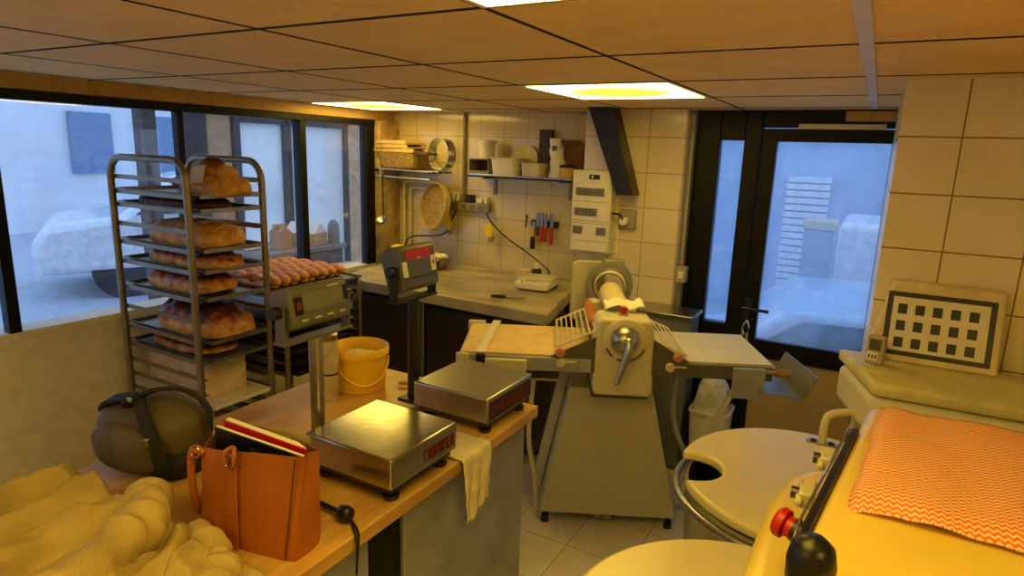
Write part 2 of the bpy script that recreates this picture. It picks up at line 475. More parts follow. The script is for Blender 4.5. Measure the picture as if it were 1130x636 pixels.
for y0, y1 in ((-1.2, .43), (.47, 1.21), (1.25, 2.04), (2.07, 2.826), (2.874, 3.41)):
    M().box((-3.166, y0, .87), (-3.16, y1, 1.845)).build('pane', GL, win)

# door with narrow side light
door = bpy.data.objects.new('door_1', None); COL.objects.link(door); struct(door)
Y0, Y1 = 3.6, 3.67
fr = M()
fr.box((-.905, Y0, 0), (-.77, Y1, H))            # left jamb
fr.box((-.645, Y0-.005, 0), (-.56, Y1, H))       # mullion
fr.box((-.77, Y0, 1.797), (-.645, Y1, H)).box((-.77, Y0, 0), (-.645, Y1, .79))
fr.box((-.56, Y0, 1.865), (.035, Y1, H))
fr.build('frame', BLACKW, door, bevel=.004)
lf = M()
lf.box((-.556, Y0+.01, .02), (-.484, Y1, 1.86)).box((.034, Y0+.01, .02), (.036, Y1, 1.86))
lf.box((-.484, Y0+.01, 1.795), (.034, Y1, 1.86)).box((-.484, Y0+.01, .625), (.034, Y1, .725)).box((-.484, Y0+.01, .02), (.034, Y1, .06))
lf.build('leaf', BLACKW, door, bevel=.004)
M().box((-.484, Y0+.025, .06), (.034, Y1-.01, .625)).build('kick_panel', mat('tan_panel', '#b79f76', .5, var=.05), door)
GD = glass_mat('dusty_door_glass', .2, (.62, .78, .95), dscale=9.)
M().box((-.484, Y0+.035, .725), (.034, Y0+.041, 1.795)).build('pane', GD, door)
M().box((-.77, Y0+.035, .79), (-.645, Y0+.041, 1.797)).build('pane', GD, door)
hd = M().cyl((-.535, Y0-.04, .905), (-.535, Y0+.01, .905), .011).tube([(-.56, Y0-.045, .906), (-.53, Y0-.047, .906), (-.46, Y0-.045, .902), (-.42, Y0-.043, .9)], .0095, 10, 4)
hd.box((-.553, Y0-.002, .78), (-.517, Y0+.008, .95))
h = hd.build('handle', mat('dark_blue_handle', '#16202f', .3), door, bevel=.003)
M().tube([(-.53, Y0-.012, .83), (-.55, Y0-.02, .79), (-.53, Y0-.02, .75), (-.515, Y0-.02, .79), (-.53, Y0-.012, .83)], .004, 8, 4).box((-.552, Y0-.018, .70), (-.54, Y0-.012, .775)).box((-.527, Y0-.018, .705), (-.515, Y0-.012, .765)).build('key', CHROME, h)
M().box((-.385, Y0-.05, 1.857), (.0, Y0-.005, 1.882)).build('closer_bar', CREAM, door, bevel=.004)
M().box((-.18, Y0-.03, 1.895), (.034, Y0-.004, 1.945)).build('closer_box', OCHRE, door, bevel=.004)
struct(M().box((-.918, 3.545, 0), (-.898, 3.6, 1.93)).build('trim_4', mat('grey_jamb', '#9c978e', .5), loc=(0, 0, 0)))
# sloping black steel strut by the pillar
struct(M().hexa([(-1.245, 3.34, 1.485), (-1.15, 3.34, 1.485), (-1.15, 3.46, 1.485), (-1.245, 3.46, 1.485),
                 (-1.445, 3.34, H+.01), (-1.30, 3.34, H+.01), (-1.30, 3.46, H+.01), (-1.445, 3.46, H+.01)]).build('beam_strut', BLACK, loc=(0, 0, 0), bevel=.004), 'black sloping steel strut from the ceiling to the tiled pillar')

# ------------------------------------------------------------------ ceiling lights
WARM = (1.0, .71, .21); WARM2 = (1.0, .66, .012)
EM = emit_mat('lamp_cover', WARM, 8.0, WARM2)
LBL = ['square lit ceiling panel in front of the sloping black strut',
       'square lit ceiling panel overhead at the top edge of the picture',
       'square lit ceiling panel beside the window wall on the left',
       'added unseen fill panel on the ceiling behind the photographer', 'added unseen fill panel on the ceiling right of the photographer']
for (x, y), lb in zip(LIGHTS, LBL):
    t = thing('ceiling_light', lb, 'light', (x+.3, y+.3, H))
    M().box((-.278, -.278, -.006), (.278, .278, .012)).build('diffuser', EM, t, bevel=.004)
    f = M()
    for a, b in (((-.296, -.296), (.296, -.28)), ((-.296, .28), (.296, .296)), ((-.296, -.28), (-.28, .28)), ((.28, -.28), (.296, .28))):
        f.box((a[0], a[1], -.003), (b[0], b[1], .016))
    f.build('frame', WHITEP, t)
    M().box((-.29, -.29, .017), (.29, .29, .06)).build('housing', GREYBOX, t)

# ------------------------------------------------------------------ outside: street beyond door, front shop beyond window
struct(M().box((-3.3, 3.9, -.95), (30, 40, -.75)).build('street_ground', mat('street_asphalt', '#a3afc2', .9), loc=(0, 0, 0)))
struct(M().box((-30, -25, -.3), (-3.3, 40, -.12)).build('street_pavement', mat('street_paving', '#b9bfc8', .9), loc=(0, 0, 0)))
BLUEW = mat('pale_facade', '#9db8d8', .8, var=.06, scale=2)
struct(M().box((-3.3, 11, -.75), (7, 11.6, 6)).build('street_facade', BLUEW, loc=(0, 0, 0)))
sh = M()
for k in range(18): sh.box((-1.25, 10.93, -.5+.11*k), (-.62, 10.99, -.41+.11*k))
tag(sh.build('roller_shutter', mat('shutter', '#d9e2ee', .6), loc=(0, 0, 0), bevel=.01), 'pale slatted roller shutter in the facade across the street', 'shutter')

def car(name, loc, rz, paint, label):
    t = thing(name, label, 'car', loc, rz)
    side = [(-2.1, .3), (-2.15, .65), (-2.0, .86), (-1.3, .95), (-.7, 1.4), (.75, 1.43), (1.5, 1.0), (2.05, .9), (2.12, .35)]
    M().prism(side, -.82, .82, 'xz').build('body', paint, t, bevel=.09, seg=3)
    for s in (-1, 1):
        M().prism([(-1.12, .97), (-.62, 1.33), (.68, 1.35), (1.25, 1.0)], s*.82-.02, s*.82+.02, 'xz').build('side_window', LCDD, t)
        for x in (-1.3, 1.3):
            M().cyl((x, s*.7-.1, .31), (x, s*.7+.1, .31), .31).build('wheel', BPLASTIC, t)
    M().hexa([(1.28, -.66, 1.09), (1.5, -.7, .99), (1.5, .7, .99), (1.28, .66, 1.09), (.84, -.62, 1.42), (.86, -.62, 1.44), (.86, .62, 1.44), (.84, .62, 1.42)]).build('windscreen', LCDD, t)
    return t
car('parked_car', (.2, 5.7, -.75), radians(6), mat('pale_blue_paint', '#b9cde6', .25, coat=.5), 'pale blue car parked outside the glazed door')
car('parked_car', (-7.6, 5.6, -.12), radians(62), mat('white_car_paint', '#e7ecf2', .25, coat=.5), 'white car parked in the street beyond the bread rack')
v = thing('delivery_van', 'white box van standing in the street beyond the glazed door', 'van', (1.02, 9.2, -.75))
M().box((-1.35, -.85, .35), (1.1, .85, 1.76)).build('cargo_box', mat('van_white', '#eef2f8', .3), v, bevel=.08, seg=3)
M().prism([(1.1, .35), (2., .35), (2., .85), (1.7, 1.5), (1.1, 1.75)], -.8, .8, 'xz').build('cab', mat('van_white_cab', '#e4eaf2', .3), v, bevel=.06)
for x in (-.8, 1.4): M().cyl((x, -.87, .33), (x, .87, .33), .33).build('wheel', BPLASTIC, v)
# crates outside
b = thing('street_cabinet', 'blue grey utility cabinet with tan lid outside the glazed door', 'cabinet', (-.5, 8.0, -.75))
M().box((-.16, -.2, 0), (.17, .2, 1.70)).build('body', mat('cabinet_blue', '#7fa3c4', .5), b, bevel=.02)
M().box((-.17, -.22, 1.70), (.17, .22, 1.81)).build('lid', mat('cabinet_lid', '#c9bb93', .6), b, bevel=.02)
# wall across the side street beyond the window, front-shop furniture
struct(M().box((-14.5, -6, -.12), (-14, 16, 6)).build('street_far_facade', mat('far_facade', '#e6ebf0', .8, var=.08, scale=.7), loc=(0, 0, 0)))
for k, (y, z) in enumerate(((7.2, 1.3), (8.6, 1.3), (10., 1.3))):
    o = M().box((-13.98, y-.4, z-.3), (-13.9, y+.4, z+.9)).build('facade_window', mat('facade_pane', '#6f8fb4', .2), loc=(0, 0, 0))
    tag(o, ['facade window furthest left across the side street', 'middle facade window across the side street', 'facade window furthest right across the side street'][k], 'window', 'facade windows across the side street')
SX = -4.5
struct(M().box((-4.6, 3.13, -.12), (SX, 3.375, 2.6)).build('wall_shop_pier', STONE_OUT, loc=(0, 0, 0), bevel=.01))
struct(M().box((-4.75, 4.625, -.12), (-4.455, 6.4, 2.6)).build('wall_shop_stone', STONE_OUT, loc=(0, 0, 0), bevel=.01))
struct(M().box((-4.6, -2, 1.95), (SX+.1, 6.4, 2.6)).build('wall_shop_lintel', PLASTER, loc=(0, 0, 0)))
struct(M().box((-4.62, -2, -.12), (-3.27, 6.4, -.05)).build('floor_shop', PLASTER, loc=(0, 0, 0)))
w2 = bpy.data.objects.new('window_2', None); COL.objects.link(w2); struct(w2)
GREYF = mat('grey_frame', '#45413d', .5)
f = M().box((-4.56, 3.375, -.05), (-4.46, 3.43, 1.95)).box((-4.56, 3.87, -.05), (-4.46, 3.93, 1.95)).box((-4.56, 4.59, -.05), (-4.46, 4.62, 1.95)).box((-4.56, 3.43, 1.86), (-4.46, 4.62, 1.95))
f.box((-4.57, 3.91, -.05), (-4.45, 3.935, 1.95))
f.build('frame', GREYF, w2, bevel=.004)
FROST = glass_mat('frosted_vinyl_glass', .95, (.97, .93, .86), gloss=.03, dscale=2.)
for y0, y1 in ((3.43, 3.87), (3.935, 4.59)):
    M().box((-4.515, y0, 0), (-4.508, y1, 1.86)).build('pane', FROST, w2)
struct(M().box((-4.57, 2.64, -.05), (-4.45, 2.74, 1.95)).box((-4.57, 2.95, -.05), (-4.45, 3.13, 1.95)).build('trim_5', mat('dark_timber', '#4a382c', .5), loc=(0, 0, 0), bevel=.005))
# counter in the front shop
cn = thing('shop_counter', 'grey weathered counter in the front shop beyond the glass', 'counter', (-3.98, 3.4, -.05))
M().box((-.25, -.36, 0), (.22, .42, .93)).build('body', mat('weathered_grey', '#6b655c', .8, var=.3, scale=9), cn, bevel=.015)
M().box((-.27, -.38, .93), (.24, .44, .97)).build('counter_top', mat('worn_grey_top', '#8b857a', .6), cn, bevel=.008)
t = thing('takeaway_carton', 'tall beige carton standing on the grey shop counter', 'carton', (-3.9, 3.30, .92))
M().box((-.06, -.055, 0), (.06, .055, .13)).prism([(-.055, .13), (.055, .13), (.0, .17)], -.06, .06, 'yz').build('carton_body', CARD, t, bevel=.003)
M().box((-.02, -.055, .165), (.02, .055, .185)).build('carton_grip', CARD, t)
t = thing('cake_box', 'white gabled cake box with brown end on the shop counter', 'box', (-3.92, 3.57, .92), .3)
M().box((-.13, -.1, 0), (.13, .1, .1)).build('carton_body', CARD, t, bevel=.003)
M().prism([(-.1, .101), (.1, .101), (0, .18)], -.13, .13, 'yz').build('carton_lid', PAPER, t)
o = M().lathe([(.045, 0), (.05, .05), (.045, .15), (.02, .19)], n=20).build('glass_jar', mat('grey_jar', '#8f8d8a', .2), loc=(-3.82, 3.77, .92))
tag(o, 'grey jar standing beside the white cake box', 'jar')
o = M().sheet(lambda u, v_: (.12*(u-.5)*2, .14*(v_-.5)*2, .004+.03*abs(noise.noise(V3((u*4, v_*4, 2))))), 10, 10, .004).build('paper_heap', PAPER, loc=(-4.07, 3.17, .921))
tag(o, 'crumpled white wrapping paper at the left of the shop counter', 'paper')
# stone ledge just beyond the glass
struct(M().box((-3.62, 3.3, -.05), (-3.3, 3.72, .80)).build('wall_ledge', STONE_OUT, loc=(0, 0, 0), bevel=.01))

# ------------------------------------------------------------------ work table
TZ = .88
t = thing('work_table', 'long wooden topped work table with grey steel cupboards below', 'table', (-1.27, 1.03, 0))
M(OFF['work_table']).box((-1.66, .3, .842), (-.88, 1.765, TZ)).build('tabletop', WOOD, t, bevel=.004)
for y0, y1 in ((1.115, 1.74), (.32, .985)):
    c = M(OFF['work_table']).box((-1.62, y0, .03), (-.915, y1, .842)).build('cupboard', STEELG, t, bevel=.004)
    M(OFF['work_table']).box((-1.6, y0+.02, 0), (-.94, y1-.02, .03)).build('plinth', BLACKW, c)
M(OFF['work_table']).box((-1.6, .99, .0), (-.925, 1.11, .84)).build('recess_shade', BLACKW, t)  # black block filling the open gap, stands in for its shade

# ------------------------------------------------------------------ bench scales
def letters(mb, x, y0, y1, z0, z1, n):
    wd = (y1-y0)/n; zc = (z0+z1)/2; hh = (z1-z0)/2
    rnd = random.Random(n)
    for k in range(n):
        a = y0+wd*k; b = a+wd*.72
        mb.box((x, a, z0), (x+.0012, a+wd*.2, z1))
        for q in range(3):
            if rnd.random() < .75:
                zz = z0+(z1-z0)*(.09+.41*q); mb.box((x, a+wd*.2, zz-hh*.16), (x+.0012, b, zz+hh*.16))
        if rnd.random() < .6: mb.box((x, b-wd*.2, zc if rnd.random() < .5 else z0), (x+.0012, b, z1))

def bench_scale(x0, x1, y0, y1, label, py, ind, dark):
    t = thing('bench_scale', label, 'scale', ((x0+x1)/2, (y0+y1)/2, TZ)); O_ = OFF[t.name]
    m = M(O_).box((x0, y0, .921), (x1, y1, .998)); pf = m.build('platform', STEELP if not dark else STEEL, t, bevel=.005, seg=3)
    M(O_).box((x0+.012, y0+.012, .905), (x1-.012, y1-.012, .93)).build('base_frame', STEELD, t)
    for fx in (x0+.035, x1-.03):
        for fy in (y0+.035, y1-.035):
            M(O_).lathe([(.018, .0), (.02, .004), (.02, .012), (.012, .014), (.009, .016), (.009, .03)], (fx, fy, TZ+.0005)).build('foot', STEELD, t)
    lm = M(O_)
    n = 8
    if dark: M(O_).box((x1, y0+.012, .927), (x1+.0008, y1-.012, .985)).build('label_strip', mat('label_strip_dark', '#2c201a', .5), t); letters(lm, x1+.0008, y0+.02, y1-.03, .94, .972, 8)
    else: letters(lm, x1+.0004, y0+.125, y1-.012, .94, .972, 8)
    lm.build('red_lettering', REDD, t)
    px = x0-.055
    M(O_).box((px-.03, py-.045, .905), (x0+.02, py+.045, .917)).build('column_foot', STEELD, t, bevel=.002)
    z0i, z1i, wi, cas, postm = ind
    M(O_).cyl((px, py, .91), (px, py, z0i-.028), .0185).build('column', postm, t)
    # yoke
    yk = M(O_).box((px-.02, py-wi/2-.022, z0i-.034), (px+.02, py+wi/2+.022, z0i-.026))
    zc = (z0i+z1i)/2
    for s in (-1, 1):
        ya = py+s*(wi/2+.015)
        yk.box((px-.016, ya-.003, z0i-.03), (px+.016, ya+.003, zc+.012))
    yk.build('yoke', GREYD if postm is STEEL else WEB, t, bevel=.002)
    for s in (-1, 1):
        ya = py+s*(wi/2+.02)
        M(O_).cyl((px, ya, zc), (px, ya+s*.018, zc), .016, n=16).build('clamp_knob', BPLASTIC, t, bevel=.002)
    return t, O_, px

def indicator(t, O_, px, py, zc, wd, ht, tilt, case, full):
    """head facing +x, tilted back; parts in its own frame"""
    e = M()
    prof = [(-.045, -ht/2+.012), (-.03, -ht/2), (.012, -ht/2), (.024, -ht/2+.01), (.03, ht/2-.012), (.02, ht/2), (-.03, ht/2), (-.05, ht/2-.02)]
    e.prism([(p[0], p[1]) for p in prof], -wd/2, wd/2, 'xz')
    o = e.build('indicator', case, t, loc=V3((px, py, zc))-O_, bevel=.009, seg=4)
    o.rotation_euler = (0, -tilt, 0)
    def face(z): return .024+(.03-.024)*((z+ht/2-.01)/(ht-.022))
    def plate(y0, y1, z0, z1, m, name, th=.0012):
        a, b = face(z0), face(z1)
        M().hexa([(a-.002, y0, z0), (a+th, y0, z0), (a+th, y1, z0), (a-.002, y1, z0), (b-.002, y0, z1), (b+th, y0, z1), (b+th, y1, z1), (b-.002, y1, z1)]).build(name, m, o)
    return o, plate

S1 = 'shiny bench scale nearest the tote bag with a long olive grey indicator'
t, O_, px = bench_scale(-1.16, -.884, 1.03, 1.295, S1, 1.125, (1.25, 1.354, .19, LIGHTC, STEEL), False)
o, pl = indicator(t, O_, px, 1.125, 1.303, .196, .106, radians(14), LIGHTC, True)
pl(-.058, .074, -.012, .033, LCD, 'display')
pl(-.086, -.062, -.018, .026, BPLASTIC, 'side_badge'); pl(.078, .093, -.006, .033, BPLASTIC, 'end_badge')
pl(-.08, -.067, -.006, .012, REDD, 'red_mark', .0018)
for k in range(4): pl(-.07+.042*k, -.05+.042*k, -.036, -.031, mat('key_print', '#b8b4a8', .6), 'key_mark', .0016)
pl(.025, .065, .0365, .040, bpy.data.materials['key_print'], 'maker_print', .0016)
S2 = 'matt steel bench scale at the far table corner with a red topped indicator'
t, O_, px = bench_scale(-1.165, -.894, 1.465, 1.737, S2, 1.535, (1.272, 1.405, .16, SLATE, BLACK), True)
o, pl = indicator(t, O_, px, 1.535, 1.34, .175, .14, radians(14), SLATE, True)
pl(-.06, .06, .022, .056, mat('red_header', '#b5242c', .4), 'red_header')
pl(-.06, .052, -.026, .02, mat('lcd_blue', '#5a5e68', .15), 'display')
pl(-.082, -.061, -.026, .02, WHITEP, 'left_label'); pl(.056, .078, -.022, .026, WHITEP, 'right_label')
pl(.063, .071, -.002, .01, REDD, 'red_dot', .0018)
for k in range(5): pl(-.05+.022*k, -.036+.022*k, -.034, -.03, BPLASTIC, 'key_mark', .0016)
pl(-.012, .008, .0245, .0275, WHITEP, 'maker_print', .0018)

# ------------------------------------------------------------------ table items
t = thing('yellow_bucket', 'round yellow plastic bucket on the wooden table behind the scales', 'bucket', (-1.478, 1.567, TZ))
M().lathe([(.08, 0), (.084, .004), (.091, .122), (.099, .125), (.099, .15), (.095, .153), (.091, .15), (.088, .12), (.08, .012), (.02, .012)], n=40, cap=True).build('tub', YEL, t, angle=60)
M().tube([(.096*cos(a), .096*sin(a), .11-.075*sin(pi*k/12)) for k, a in enumerate([radians(-110+150*i/12) for i in range(13)])], .0035, 8).build('bail_handle', YEL, t)
sc = M()
rnd = random.Random(3)
for k in range(26):
    a, r = rnd.random()*6.28, .063*math.sqrt(rnd.random())
    rot = Matrix.Rotation(rnd.random()*3, 3, 'Z') @ Matrix.Rotation(rnd.uniform(-.7, .7), 3, 'X')
    c = V3((r*cos(a), r*sin(a), .105+rnd.random()*.018))
    s = V3((rnd.uniform(.012, .026), rnd.uniform(.008, .016), .0015))
    sc.box(c-s, c+s, rot)
sc.lathe([(.083, .1), (.075, .103), (.001, .106)], cap=False)
o = sc.build('paper_scraps', PAPER, loc=(-1.478, 1.567, TZ)); tag(o, 'torn paper scraps filling the yellow bucket', 'scraps', kind='stuff')
t = thing('label_canister', 'slim pale canister with metal cap beside the yellow bucket', 'canister', (-1.487, 1.43, TZ))
M().lathe([(.03, 0), (.032, .003), (.032, .2), (.029, .205)], n=28).build('body', mat('canister_print', '#cfc4a8', .5, scale=40, c2='#a89c80'), t)
M().lathe([(.0325, .088), (.0325, .094)], n=28, cap=False).build('dark_band', BPLASTIC, t)
M().lathe([(.029, .2), (.03, .204), (.03, .222), (.014, .226), (.012, .236)], n=28).build('cap', STEEL, t)
t = thing('pastry_brush', 'pastry brush with pinkish wooden handle lying beside the yellow bucket', 'brush', (-1.3, 1.68, TZ), radians(28))
M().tube([(-.08, 0, .012), (-.03, 0, .013), (.0, 0, .012), (.03, 0, .012)], [.006, .011, .008, .011], 10, 4).build('handle', mat('pink_wood', '#d49a78', .5), t)
M().box((.03, -.02, .004), (.055, .02, .02)).build('ferrule', STEELD, t, bevel=.002)
M().box((.055, -.022, .003), (.09, .022, .019)).build('bristles', mat('dark_bristle', '#3a2f26', .9, bump=1., bscale=200), t, bevel=.002)

# white cloth draped over the table edge between the scales
def drape(u, v):
    # u along the fall: 0 on the table, 1 bottom ; v across (y)
    s = u*.31
    
    if s < .11: x, z = -.985+s, TZ+.004
    elif s < .125:
        a = (s-.11)/.015*pi/2; x, z = -.875+.008*sin(a), TZ+.004-.008*(1-cos(a))
    else: x, z = -.866, TZ-.004-(s-.125)
    k = max(0, (s-.1)/.25)
    wd = .145-.05*k**1.4
    y = 1.375 + (v-.5)*wd*1 - .012*k + .0
    fold = .009*sin(v*8+u*2)*min(1, k*2) + .006*noise.noise(V3((u*6, v*5, 1)))*min(1, k*3)
    x += abs(fold)*1.1 if s > .11 else 0
    if s <= .11: z += .004*abs(noise.noise(V3((u*9, v*6, 4))))
    if u > .9: z += .03*(v-.2)**2*4*(u-.9)*10
    return (x, y, z)
o = M().sheet(drape, 40, 16).build('kitchen_towel', WHITEC, loc=(0, 0, 0), solid=.003); tag(o, 'crumpled white cloth hanging over the table edge between the scales', 'towel')

# tan tote bag --------------------------------------------------------
BA = radians(10)
t = thing('tote_bag', 'tan leather tote bag standing open on the near table end', 'bag', (-1.04, .80, TZ), BA)
BOT = [(-.125, -.048), (.118, -.046), (.122, .03), (-.115, .055)]
RIM = [(-.098, -.046), (.150, -.043), (.160, -.012), (-.135, .085)]
def bag_ring(k, inset=0.):
    q = [V3((a[0]+(b[0]-a[0])*k, a[1]+(b[1]-a[1])*k)) for a, b in zip(BOT, RIM)]
    c = (q[0]+q[1]+q[2]+q[3])/4
    bow = (.008, .006-.016*k, .010, .004+.010*k)      # right gusset folds inwards towards the rim
    pts = []
    for e in range(4):
        a, b = q[e], q[(e+1) % 4]; d = (b-a).normalized(); nrm = V3((d.y, -d.x))
        n = 12 if e % 2 == 0 else 6
        for i in range(n):
            u = i/n; p = a.lerp(b, u)+nrm*(bow[e]*sin(pi*u))
            if e == 0: p += nrm*(.003*k*sin(u*8))
            if inset:
                r = p-c; p = c+r*max(.2, 1-inset/max(r.length, .02))
            pts.append((p.x, p.y))
    return pts
def rim_z(x): return .208+.10*(x+.1)*1.05
def lvl(k, inset=0.):
    out = []
    for x, y in bag_ring(k, inset):
        z = rim_z(x)*k
        out.append((x+.004*noise.noise(V3((x*14, y*14, z*9))), y+.005*noise.noise(V3((y*14, x*12, z*9+3)))*(1 if 0 < k < 1 else .5), z))
    return out
ks = [0, .03, .12, .25, .4, .55, .7, .85, .95, 1]
body = M().rings([lvl(k) for k in ks], True, False).build('bag_body', LEATHER, t, angle=70)
M().rings([lvl(1), lvl(1, .004), lvl(.8, .005), lvl(.5, .006), lvl(.1, .006)], False, True).build('lining', LEATHERD, t, angle=70)
M().tube([V3((.10+.034*k, -.055+.002*k, rim_z(.13)*k)) for k in (0.02, .3, .6, .99)], .0018, 6, 4).build('side_seam', LEATHERD, body)
sp = M()
sp.rings([[(x+.01*k, -.061+.003*k-.002, .222*k) for x in (-.036, -.012)] + [(x+.01*k, -.058+.003*k, .222*k) for x in (-.012, -.036)] for k in (.0, .3, .6, .86)])
sp.build('front_strap', LEATHER, t, bevel=.001)
ROSE = mat('rose_brass', '#c58a5a', .25, 1.)
M().tube([(-.014+.014*cos(a), -.066, .203+.015*sin(a)) for a in [2*pi*i/16 for i in range(16)]], .0028, 8, closed=True).build('strap_ring', ROSE, t)
M().tube([(-.024, -.066, .196), (-.026, -.064, .218), (-.018, -.056, .226), (-.010, -.056, .226), (-.003, -.064, .218), (-.004, -.066, .196)], .0045, 8, 3).build('strap_tab', LEATHER, t)
M().tube([(-.098, -.05, .195), (-.115, -.054, .205), (-.131, -.05, .17), (-.137, -.045, .10), (-.138, -.03, .045), (-.14, -.0, .06), (-.145, .02, .13), (-.14, .05, .185)], .008, 8, 5).build('side_handle', LEATHER, t)
M().tube([(-.110+.012*cos(a), -.058, .2+.012*sin(a)) for a in [2*pi*i/14 for i in range(14)]], .003, 8, closed=True).build('handle_ring', ROSE, t)
# contents stand upright inside the bag
def bagp(x, y, z): return V3((-1.04+x*cos(BA)-y*sin(BA), .80+x*sin(BA)+y*cos(BA), TZ+z))
def upright(name, lab, cat, y, x0, x1, zl, zr, cover, th):
    t = thing(name, lab, cat, bagp(0, 0, .012), BA)
    def slab(nm, m, xa, xb, ya, yb, dz):
        M().hexa([(xa, ya, .0), (xb-.02, ya, .0), (xb-.02, yb, .0), (xa, yb, .0), (xa, ya, zl-dz), (xb, ya, zr-dz), (xb, yb, zr-dz), (xa, yb, zl-dz)]).build(nm, m, t, bevel=.001)
    slab('cover', cover, x0, x1, y, y+.0025, 0)
    slab('pages', PAPER, x0+.002, x1-.003, y+.003, y+th-.003, -.001)
    slab('back_cover', cover, x0, x1, y+th-.0025, y+th, .001)
    return t
upright('red_folder', 'red folder full of paper standing behind the black notebook', 'folder', .004, -.092, .128, .248-.012, .220-.012, RED, .018)
nb = upright('black_notebook', 'black covered notebook with pale page edge upright in the tote', 'notebook', -.016, -.098, .128, .240-.012, .215-.012, BPLASTIC, .012)
M().box((-.006, -.0172, .182), (.008, -.0158, .198)).build('silver_sticker', STEEL, nb)
o = M().box((-.03, -.001, .0), (.075, .001, .226)).build('postcard', mat('card_print', '#b79a52', .6, scale=25, c2='#6f7f4a'), loc=bagp(.03, .03, .012), rotz=BA); tag(o, 'patterned card tucked behind the red folder in the tote', 'card')

# umbrella ------------------------------------------------------------
t = thing('folded_umbrella', 'black umbrella shaft with round grip poking out beside the tote bag', 'umbrella', (-.95, .935, TZ), radians(-5))
M().cyl((-.13, .0, .012), (-.0, 0, .016), .006, n=12).build('shaft', BPLASTIC, t)
M().lathe([(.006, -.018), (.016, -.014), (.0185, 0), (.016, .014), (.006, .018)], (.016, 0, .0195), (1, 0, .05), 20).build('grip', BPLASTIC, t, angle=60)
M().tube([(.03, 0, .015), (.045, -.006, .008), (.0725, -.022, .004), (.086, -.03, -.02), (.0865, -.032, -.075), (.083, -.03, -.08), (.082, -.022, -.02), (.07, -.012, .004), (.035, .0, .012)], .0028, 6, 4).build('wrist_cord', WEB, t)

# backpack ------------------------------------------------------------
t = thing('backpack', 'olive nylon backpack with black straps on the left of the table', 'backpack', (-1.53, .87, TZ), radians(12))
def sack(cx, cy, sx, sy, sz, pw=2.6, z0=0, lean=0., seed=0, amp=.012, n=32, lv=16):
    R = []
    for j in range(lv+1):
        t_ = -1+2*j/lv
        k = max(.02, (1-abs(t_)**3.2))**.5
        ring = []
        for i in range(n):
            a = 2*pi*i/n; c, s = cos(a), sin(a)
            x = math.copysign(abs(c)**(2/pw), c)*sx*k; y = math.copysign(abs(s)**(2/pw), s)*sy*k; z = z0+sz*(t_+1)/2
            d = amp*noise.noise(V3((x*13+seed, y*13, z*13)))+amp*.6*noise.noise(V3((x*30, y*30+seed, z*22)))
            ring.append((cx+x*(1+d*8)+lean*(z-z0), cy+y*(1+d*8), z))
        R.append(ring)
    return R
bd = M().rings(sack(0, 0, .145, .085, .185, z0=.004, seed=2)).build('pack_body', OLIVE, t, angle=80)
M().rings(sack(.0, -.078, .105, .035, .125, z0=.016, seed=9, amp=.008)).build('front_pocket', OLIVE, t, angle=80)
M().rings(sack(.085, .0, .068, .092, .08, z0=.0, seed=5, amp=.006)).build('base_panel', WEB, t, angle=80)
def strap(pts, wd, th, up, sm=6):
    P_ = spline([V3(p) for p in pts], sm); R = []
    for i, p in enumerate(P_):
        d = (P_[min(i+1, len(P_)-1)]-P_[max(i-1, 0)]).normalized(); s = d.cross(V3(up)).normalized(); n_ = s.cross(d)
        R.append([p-s*wd/2-n_*th/2, p+s*wd/2-n_*th/2, p+s*wd/2+n_*th/2, p-s*wd/2+n_*th/2])
    return M().rings(R)
strap([(-.02, -.05, .17), (.01, -.06, .2), (.06, -.03, .222), (.12, .0, .215), (.165, .01, .175), (.18, .0, .12)], .034, .011, (0, .4, 1)).build('shoulder_strap', WEB, t, bevel=.003)
strap([(.02, -.055, .205), (.065, -.085, .165), (.105, -.098, .11), (.125, -.098, .05)], .03, .01, (.4, -1, .2)).build('strap_webbing', WEB, t, bevel=.002)
strap([(-.14, -.02, .14), (-.07, -.055, .185), (.01, -.055, .205)], .032, .01, (0, -.3, 1)).build('yoke_strap', WEB, t, bevel=.002)
M().box((.008, -.078, .198), (.022, -.064, .21)).build('buckle', CHROME, t, bevel=.002)
M().box((.088, -.112, .11), (.1, -.1, .132)).build('adjuster_buckle', CHROME, t, bevel=.002)

# khaki coat heaped in front of the bag --------------------------------
def coat(u, v):
    x = -1.62+.70*u; y = .31+.395*v
    e = min(1, 5*min(u*1.2, 1-u, (1-v)*1.3+.02, v+.3))
    base = .062*(.5+.5*sin(pi*min(1, u*1.1)))
    # long folds running towards the table end
    w1 = 1.6*noise.noise(V3((x*4, y*4, 5)))
    al, ac = x*.55-y*.83, x*.83+y*.55
    n1 = noise.noise(V3((ac*13+w1, al*3.2, .3))); n2 = noise.noise(V3((ac*27+al*7+w1, al*6, 1.7))); n3 = noise.noise(V3((x*30, y*26, 2.2)))
    rid = (1-abs(n1)*3.0)*.034 + (1-abs(n2)*2.8)*.017 + n3*.004
    z = TZ+.012+max(0, e)*(base+rid)
    x += .025*n2*e; y += .02*n1*e
    return (min(x, -.9), min(y, .712), max(TZ+.008, z))
o = M().sheet(coat, 150, 100).build('khaki_coat', COAT, loc=(0, 0, 0), solid=.006, angle=180)
tag(o, 'khaki cotton coat heaped at the near end of the table', 'coat')
def tubefold(pts, r, name, fl=.7):
    m = M(); m.tube([V3(p) for p in pts], r, 40, 22)
    m.bm.normal_update()
    for v_ in m.bm.verts:
        c = v_.co; q = V3((c.x*13-c.y*17+c.z*4, (c.x*.8+c.y*.6)*5, c.z*6))
        n_ = (1-abs(noise.noise(q))*3.4)*.010+(1-abs(noise.noise(q*2.1+V3((3, 1, 7))))*3.2)*.004
        v_.co += v_.normal*(n_-.006)
    return m.build(name, COAT, o, angle=180)
